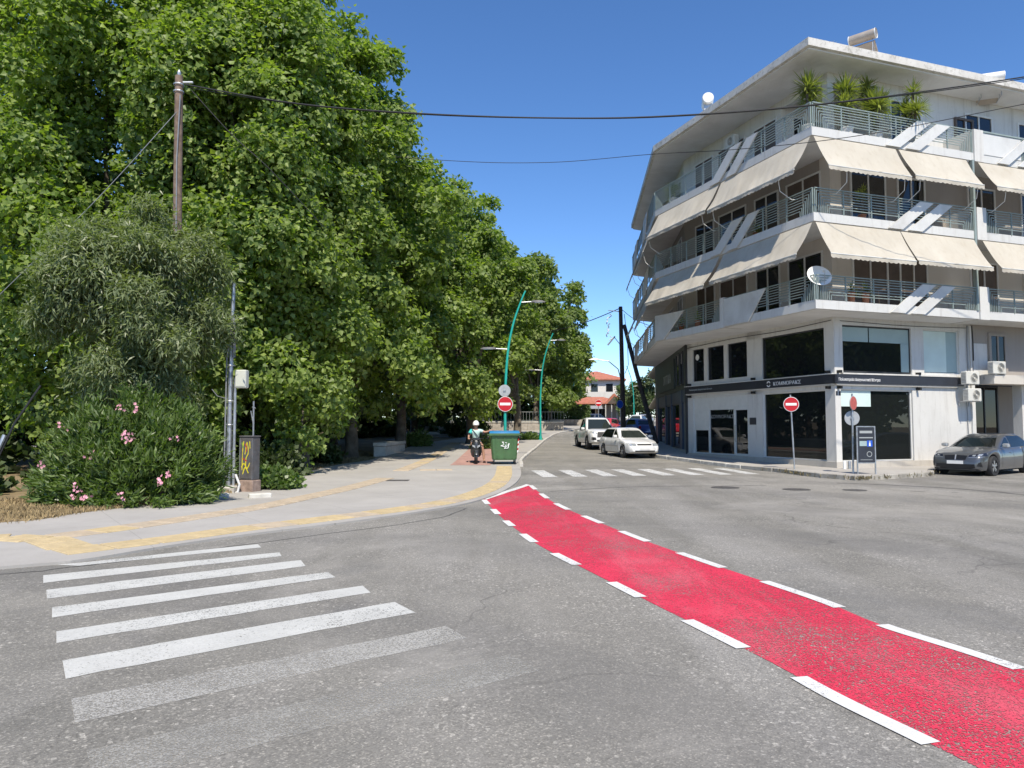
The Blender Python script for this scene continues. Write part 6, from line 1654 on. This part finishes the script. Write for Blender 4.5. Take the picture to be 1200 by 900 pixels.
def cable(pts, r, mat, label, n=6):
    o = MB().tube([tuple(p) for p in catmull(pts, 8)], r, n).obj('cable', mat, None, smooth=True)
    return tag(o, label, 'cable', 'overhead cables')
zc = pz0 + 11.2
cable([(-9.1, 19.95, 11.2), (-6.0, 20, 10.68), (-2.62, 20, 10.40), (1.0, 20, 10.27), (4.28, 20, 10.32), (8.57, 20, 10.66), (14.32, 20, 11.44), (20, 20, 12.5), (26, 20, 14.0)], 0.02, 'cable_black', 'thick black twisted cable sagging across the whole street')
cable([(-9.1, 20.02, 11.15), (-6.0, 20.02, 10.665), (-2.62, 20.02, 10.38), (1.0, 20.02, 10.265), (4.28, 20.02, 10.305), (8.57, 20.02, 10.645), (14.32, 20.02, 11.40), (20, 20.02, 12.5), (26, 20.05, 14.0)], 0.012, 'cable_black', 'thinner black strand wound along the thick street cable')
cable([(-12.5, 30, 13.6), (-3.5, 31, 13.15), (1.5, 31.5, 13.2), (5.8, 30, 13.0), (8.4, 26, 11.7), (11.5, 23.5, 11.2), (16.4, 23.0, 12.0), (24, 23, 13.5)], 0.013, 'cable_black', 'thin cable below the thick one, passing the terrace railing')
cable([(-9.3, 19.9, 10.4), (-11.18, 19.5, 7.84), (-13.58, 19.3, 5.18), (-14.65, 19.0, 3.78)], 0.011, 'cable_grey', 'pale guy wire slanting down from the brown wooden pole')
cable([(-8.9, 19.9, 11.0), (-7.9, 20.3, 9.9), (-6.9, 20.6, 9.0), (-5.6, 21.5, 7.6)], 0.013, 'cable_black', 'dark cable slanting down into the plane trees right of the pole')
cable([(7.4, 50, 9.75), (5.0, 52, 9.0), (2.0, 56, 8.8), (-3, 62, 9.2)], 0.03, 'cable_black', 'cable running from the dark wooden pole into the plane trees')
cable([(7.5, 50, 9.7), (8.6, 50.5, 9.0), (10.2, 51.5, 8.6)], 0.02, 'cable_black', 'short cable from the dark wooden pole to the building')
o = MB().tube([(-10.55, 16.4, 2.6), (-10.9, 16.1, 1.75), (-11.4, 15.7, 0.0)], 0.022, 6).obj('guy_wire', 'cable_black'); tag(o, 'black guy wire rising behind the oleander at the park edge', 'guy wire')
o = MB().tube([(-11.03, 16.0, 1.5), (-11.42, 15.65, 0.05)], 0.045, 8).obj('guy_sleeve', 'galvanised'); tag(o, 'pale sleeve round the foot of the guy wire', 'sleeve')

def steel_pole():
    t = thing('steel_pole', (-7.15, 18.6, 0.03), 0, 'grey steel service pole with conduits and a meter box beside the graffiti cabinet', 'pole')
    MB().tube([(0, 0, 0), (0.0, 0, 3.0), (0.03, 0, 5.3)], [0.065, 0.058, 0.045], 12).obj('shaft', 'galvanised', t, smooth=True)
    MB().tube([(0.14, -0.02, 0), (0.13, -0.02, 2.9)], 0.038, 8).obj('conduit', 'galvanised', t)
    MB().tube([(-0.09, -0.06, 0.1), (-0.08, -0.06, 3.4), (0.06, -0.07, 4.3)], 0.02, 6).obj('conduit', 'cable_grey', t)
    MB().tube([(0.1, -0.08, 3.4), (0.12, -0.08, 4.0), (0.07, -0.08, 4.4)], 0.04, 7).obj('splice', 'cable_grey', t)
    b = MB().rbox(0.17, 0.45, -0.16, 0.06, 2.62, 3.08, 0.02).obj('meter_box', 'box_cream', t)
    MB().rbox(0.19, 0.43, -0.168, -0.158, 2.66, 3.04, 0.004).obj('box_door', 'box_cream', b)
    for z in (0.9, 1.7, 2.3, 3.2): MB().lathe([(0.1, z - 0.012), (0.105, z), (0.1, z + 0.012)], 12, c=(0.01, 0, 0)).obj('band', 'galvanised', t)
    MB().tube([(-0.05, -0.05, 2.35), (-0.3, -0.05, 2.42), (-0.45, -0.05, 2.6)], 0.010, 5).obj('loose_wire', 'cable_grey', t)
    MB().tube([(0.2, -0.05, 0.45), (0.33, -0.12, 0.2), (0.30, -0.15, 0.02), (0.15, -0.14, -0.05)], 0.03, 7).obj('loose_wire', 'porcelain', t)
    MB().tube([(0.03, 0, 5.3), (-0.1, 0, 5.42), (-0.5, 0.2, 5.9)], 0.012, 5).obj('loose_wire', 'cable_grey', t)
    MB().rbox(-0.3, 0.24, -0.28, 0.24, -0.1, 0.17, 0.04).obj('footing', 'plinth_concrete', t)
steel_pole()
def cabinet():
    t = thing('electrical_cabinet', (-6.68, 18.75, 0.03), R(-20), 'dark steel street cabinet sprayed with yellow graffiti', 'cabinet')
    MB().rbox(-0.30, 0.32, -0.20, 0.22, -0.05, 0.30, 0.02).obj('base', 'cabinet_base', t)
    c = MB().rbox(-0.26, 0.28, -0.18, 0.18, 0.302, 1.38, 0.015).obj('housing', 'cabinet_steel', t)
    MB().rbox(-0.28, 0.30, -0.20, 0.20, 1.382, 1.42, 0.01).obj('top', 'cabinet_steel', t)
    d = MB().rbox(-0.20, 0.25, -0.192, -0.178, 0.34, 1.34, 0.004).obj('door', 'cabinet_steel', t)
    MB().box(-0.262, -0.225, -0.186, -0.1805, 0.32, 1.36).obj('edge_strip', 'galvanised', t)
    r = random.Random(3)
    for k, (m, pts) in enumerate((('graffiti_yellow', [(-0.13, 0.55), (-0.12, 1.0), (-0.08, 1.28)]), ('graffiti_yellow', [(-0.02, 0.95), (0.06, 1.25), (0.12, 1.0), (0.03, 0.85), (0.02, 0.6)]),
              ('graffiti_red', [(-0.02, 1.22), (0.05, 1.1), (0.03, 1.02)]), ('graffiti_green', [(-0.15, 1.25), (-0.10, 1.12)]), ('graffiti_yellow', [(-0.16, 0.62), (-0.05, 0.72), (0.08, 0.60), (0.19, 0.74)]), ('graffiti_yellow', [(0.17, 1.28), (0.19, 1.1)]),
              ('graffiti_red', [(-0.10, 0.85), (0.06, 0.78)]), ('graffiti_yellow', [(-0.10, 0.45), (0.0, 0.62), (0.14, 0.48)]))):
        P = catmull(pts, 6); mb = MB(); w = 0.017
        for i, p in enumerate(P):
            a, b = P[max(i - 1, 0)], P[min(i + 1, len(P) - 1)]; q = (b - a) / (np.linalg.norm(b - a) + 1e-9); ww = w * r.uniform(0.8, 1.2)
            mb.v += [(p[0] - q[1] * ww, -0.1935 - 0.0003 * k, p[1] + q[0] * ww), (p[0] + q[1] * ww, -0.1935 - 0.0003 * k, p[1] - q[0] * ww)]
        for i in range(len(P) - 1): mb.f.append((2 * i, 2 * i + 1, 2 * i + 3, 2 * i + 2))
        mb.obj('graffiti', m, d)
    t.scale = (0.74, 0.80, 1.0)
    MB().tube([(0.05, 0.1, 1.4), (0.04, 0.1, 2.3)], 0.028, 7).obj('pipe', 'galvanised', t)
    MB().tube([(0.03, 0.1, 1.75), (-0.07, 0.1, 2.05)], 0.018, 6).obj('pipe', 'galvanised', t)
    MB().tube([(-0.02, 0.1, 2.15), (0.12, 0.1, 2.12)], 0.014, 6).obj('pipe', 'galvanised', t)
cabinet()

# ------------------------------------------------------------------ far side of the park: low wall, railings
def low_wall():
    t = thing('low_wall', (-2.0, 71.0, gz(71)), R(-4), 'low stone wall topped with grey railings beyond the plane trees', 'wall')
    for k in range(14): MB().rbox(-9 + k * 1.14, -9 + k * 1.14 + 1.13, -0.2, 0.2, -0.4, 0.85, 0.02).obj('stone_block', 'stone_wall', t)
    for k in range(7): MB().rbox(-9.05 + k * 2.29, -9.05 + k * 2.29 + 2.28, -0.26, 0.26, 0.852, 0.97, 0.015).obj('coping', 'bench_stone', t)
    f = MB()
    for k in range(54): x = -8.9 + k * 0.3; f.box(x - 0.012, x + 0.012, -0.012, 0.012, 0.97, 1.9)
    f.box(-9, 7, -0.02, 0.02, 1.86, 1.91); f.box(-9, 7, -0.02, 0.02, 1.05, 1.09); f.obj('railing', 'fence_grey', t)
low_wall()
t = thing('planter_wall', (6.9, 87.4, gz(87.4)), 0, 'low grey planter wall in front of the green hedge', 'wall')
for k in range(5): MB().rbox(-2.4 + k * 0.96, -2.4 + k * 0.96 + 0.95, -0.2, 0.2, -0.3, 0.85, 0.02).obj('stone_block', 'stone_wall', t)
post((8.6, 73.0, gz(73)), 2.9, 0.04, 'galvanised', 'distant post of the small no-entry sign up the street')
disc_sign('no_entry_sign', (8.6, 72.9, gz(73) + 2.75), 0, 0.33, 'small distant no-entry sign before the red-roofed pavilion', 'sign_red', group='no-entry signs')
post((7.3, 49.4, gz(49.4) + 0.1), 2.6, 0.03, 'galvanised', 'thin post holding a blue sign by the dark wooden pole')
disc_sign('round_sign', (7.25, 49.3, gz(49.4) + 2.6), R(30), 0.28, 'small blue round sign beside the dark wooden pole', 'sign_blue', False)

# ------------------------------------------------------------------ far houses
def simple_window(root, x0, x1, z0, z1, y, mat='dark_glass', fr='frame_white'):
    f = MB()
    f.box(x0 - 0.08, x0, y - 0.06, y, z0, z1); f.box(x1, x1 + 0.08, y - 0.06, y, z0, z1); f.box(x0 - 0.08, x1 + 0.08, y - 0.06, y, z1, z1 + 0.08); f.box(x0 - 0.12, x1 + 0.12, y - 0.12, y, z0 - 0.08, z0)
    o = f.obj('window', fr, root)
    MB().box(x0, x1, y - 0.02, y - 0.004, z0, z1).obj('pane', mat, o)
def hip_roof(root, x0, x1, y0, y1, z, h, ov=0.7, name='roof'):
    x0 -= ov; x1 += ov; y0 -= ov; y1 += ov; i = min((y1 - y0) / 2, (x1 - x0) / 2) * 0.95; ym = (y0 + y1) / 2
    return MB().add([(x0, y0, z), (x1, y0, z), (x1, y1, z), (x0, y1, z), (x0 + i, ym, z + h), (x1 - i, ym, z + h), (x0, y0, z - 0.2), (x1, y0, z - 0.2), (x1, y1, z - 0.2), (x0, y1, z - 0.2)],
        [(0, 1, 5, 4), (1, 2, 5), (2, 3, 4, 5), (3, 0, 4), (0, 1, 7, 6), (1, 2, 8, 7), (2, 3, 9, 8), (3, 0, 6, 9), (6, 7, 8, 9)]).obj(name, 'roof_tile', root)
def house():
    h = thing('house', (15.2, 128, gz(128)), R(-6), 'two-storey white house with red hipped roof and balcony at the street end', 'house')
    MB().box(-5, 4, 0, 9, -0.3, 7.0).obj('wall', 'wall_far', h)
    hip_roof(h, -5, 4, 0, 9, 7.1, 1.7)
    b = MB().box(-4.6, 3.6, -1.6, 0, 3.7, 3.9).obj('balcony', 'fascia_white', h)
    MB().box(-4.6, 3.6, -1.6, -1.5, 3.9, 4.8).obj('parapet', 'wall_white', b)
    for x in (-3.6, -1.4, 1.2): simple_window(h, x, x + 1.2, 4.4, 6.3, 0)
    for x in (-3.8, -1.0, 1.8): simple_window(h, x, x + 1.3, 0.8, 2.8, 0)
    MB().box(-2.6, -2.2, -1.55, -1.25, 0, 3.7).obj('pillar', 'wall_white', h)
house()
def pavilion():
    h = thing('pavilion', (12.8, 112, gz(112)), R(-4), 'low pavilion with red-tiled roof and small gable before the white house', 'building')
    MB().box(-3.6, 3.6, 0, 5, -0.3, 2.6).obj('wall', 'wall_taupe', h)
    hip_roof(h, -3.6, 3.6, 0, 5, 2.9, 1.0, 0.6)
    MB().prism([(1.2, 2.7), (4.2, 2.7), (2.7, 4.3)], lambda u, v, q: (u, q, v), -1.6, 2.0).obj('gable', 'roof_tile', h)
    MB().prism([(1.6, 2.72), (3.8, 2.72), (2.7, 3.9)], lambda u, v, q: (u, q, v), -1.62, -1.605).obj('gable_infill', 'shutter_brown', h)
    for x in (1.4, 2.3, 3.1, 4.0): MB().cyl((x, -1.4, -0.3), (x, -1.4, 2.7), 0.08, n=8).obj('post', 'wall_white', h)
    for x in (-3.0, -1.2, 0.4): simple_window(h, x, x + 1.1, 0.2, 2.0, 0)
    MB().add([(-3.4, -2.2, 2.0), (0.9, -2.2, 2.0), (0.9, 0, 2.6), (-3.4, 0, 2.6), (-3.4, -2.2, 1.94), (0.9, -2.2, 1.94), (0.9, 0, 2.54), (-3.4, 0, 2.54)], [(0, 1, 2, 3), (4, 5, 6, 7), (0, 1, 5, 4), (1, 2, 6, 5), (2, 3, 7, 6), (3, 0, 4, 7)]).obj('canopy', 'sign_grey', h)
pavilion()
def block(loc, rz, w, d, fl, label, wall='wall_far', roof=False, aw=True):
    h = thing('apartment_block', loc, rz, label, 'building', 'blocks farther up the street')
    H_ = fl * 3.0 + 1
    MB().box(0, w, 0, d, -0.5, H_).obj('wall', wall, h)
    if roof: hip_roof(h, 0, w, 0, d, H_ + 0.1, 1.8)
    else: MB().box(-0.9, w + 0.3, -0.9, d + 0.3, H_, H_ + 0.3).obj('roof', 'eave_concrete', h)
    for f in range(fl):
        z = 3.6 + f * 3.0
        for y in np.arange(0.8, d - 1.2, 2.6):            # side facing the street (x = 0)
            MB().box(-0.02, 0.0, y, y + 1.2, z - 2.4, z - 0.5).obj('window', 'dark_glass', h)
        for x in np.arange(1.0, w - 1.2, 2.6):
            simple_window(h, x, x + 1.2, z - 2.2, z - 0.6, 0)
        if f < fl - 0 and aw:
            b = MB().box(-1.4, 0, 0.4, d - 0.4, z - 0.1, z + 0.1).obj('balcony', 'fascia_white', h)
            MB().box(-1.4, -1.34, 0.4, d - 0.4, z + 0.15, z + 0.95).obj('railing', 'rail_metal', b)
            MB().add([(-1.4, 0.6, z - 0.2), (-1.4, d * 0.7, z - 0.2), (-2.1, d * 0.7, z - 1.3), (-2.1, 0.6, z - 1.3), (-1.4, 0.6, z - 0.23), (-1.4, d * 0.7, z - 0.23), (-2.1, d * 0.7, z - 1.33), (-2.1, 0.6, z - 1.33)],
                     [(0, 1, 2, 3), (4, 5, 6, 7), (0, 1, 5, 4), (1, 2, 6, 5), (2, 3, 7, 6), (3, 0, 4, 7)]).obj('awning', 'awning_cloth', h)
    return h
block((14.6, 68, gz(68)), R(-20), 12, 14, 4, 'shaded apartment block with awnings just past the corner building')
block((23.0, 118, gz(118)), R(-25), 10, 12, 2, 'pale low block with red roof glimpsed left of the leaning strut', 'wall_cream', True, False)
block((31.0, 140, gz(140)), R(-25), 12, 12, 3, 'distant cream block behind the low red-roofed one', 'wall_far', True, False)
G3 = 'trees at the far end of the street'
tree('street_tree', (17.2, 108), (17.2, 108, gz(108) + 3.4), (1.6, 1.6, 2.6), 5000, 0.3, 'yellow-green tree beside the pavilion', 'leaf_hedge', 'kite', 18, 1.5, 0.12, 201, G3, 0.25)
tree('street_tree', (19.2, 104), (19.2, 104, gz(104) + 4.0), (2.1, 2.0, 3.2), 7000, 0.32, 'dark green tree between pavilion and pale block', 'leaf_shade', 'kite', 22, 1.8, 0.15, 205, G3, 0.3)
tree('street_tree', (9.5, 120), (9.5, 120, gz(120) + 4.4), (3.2, 3.0, 3.8), 7000, 0.4, 'tree beyond the hedge at the left of the white house', 'leaf_plane_far', 'kite', 24, 1.8, 0.18, 207, G3, 0.35)
tree('street_tree', (-4, 125), (-4, 125, gz(125) + 6), (9, 4, 7), 9000, 0.6, 'broad tree closing the far end of the park', 'leaf_shade', 'kite', 30, 2.5, 0.25, 209, G3, 0.5)
tree('street_tree', (-28, 95), (-28, 95, gz(95) + 6), (14, 6, 8), 9000, 0.8, 'broad tree closing the far left of the park', 'leaf_shade', 'kite', 30, 2.5, 0.3, 211, G3, 0.6)

# trees on the far side of the right-hand street, seen only as reflections in the shop windows
for k, (x, y) in enumerate(((36, 17), (44, 11), (30, 4))):
    tree('street_tree', (x, y), (x, y, 6.5), (4.2, 4.2, 5.2), 9000, 0.5, ['street tree across the right-hand road, opposite the shop', 'street tree farther down the right-hand road', 'street tree at the right of the crossing, out of the shop view'][k], 'leaf_plane_far', 'kite', 30, 2.2, 0.22, 301 + k, 'trees across the right-hand road', 0.4)
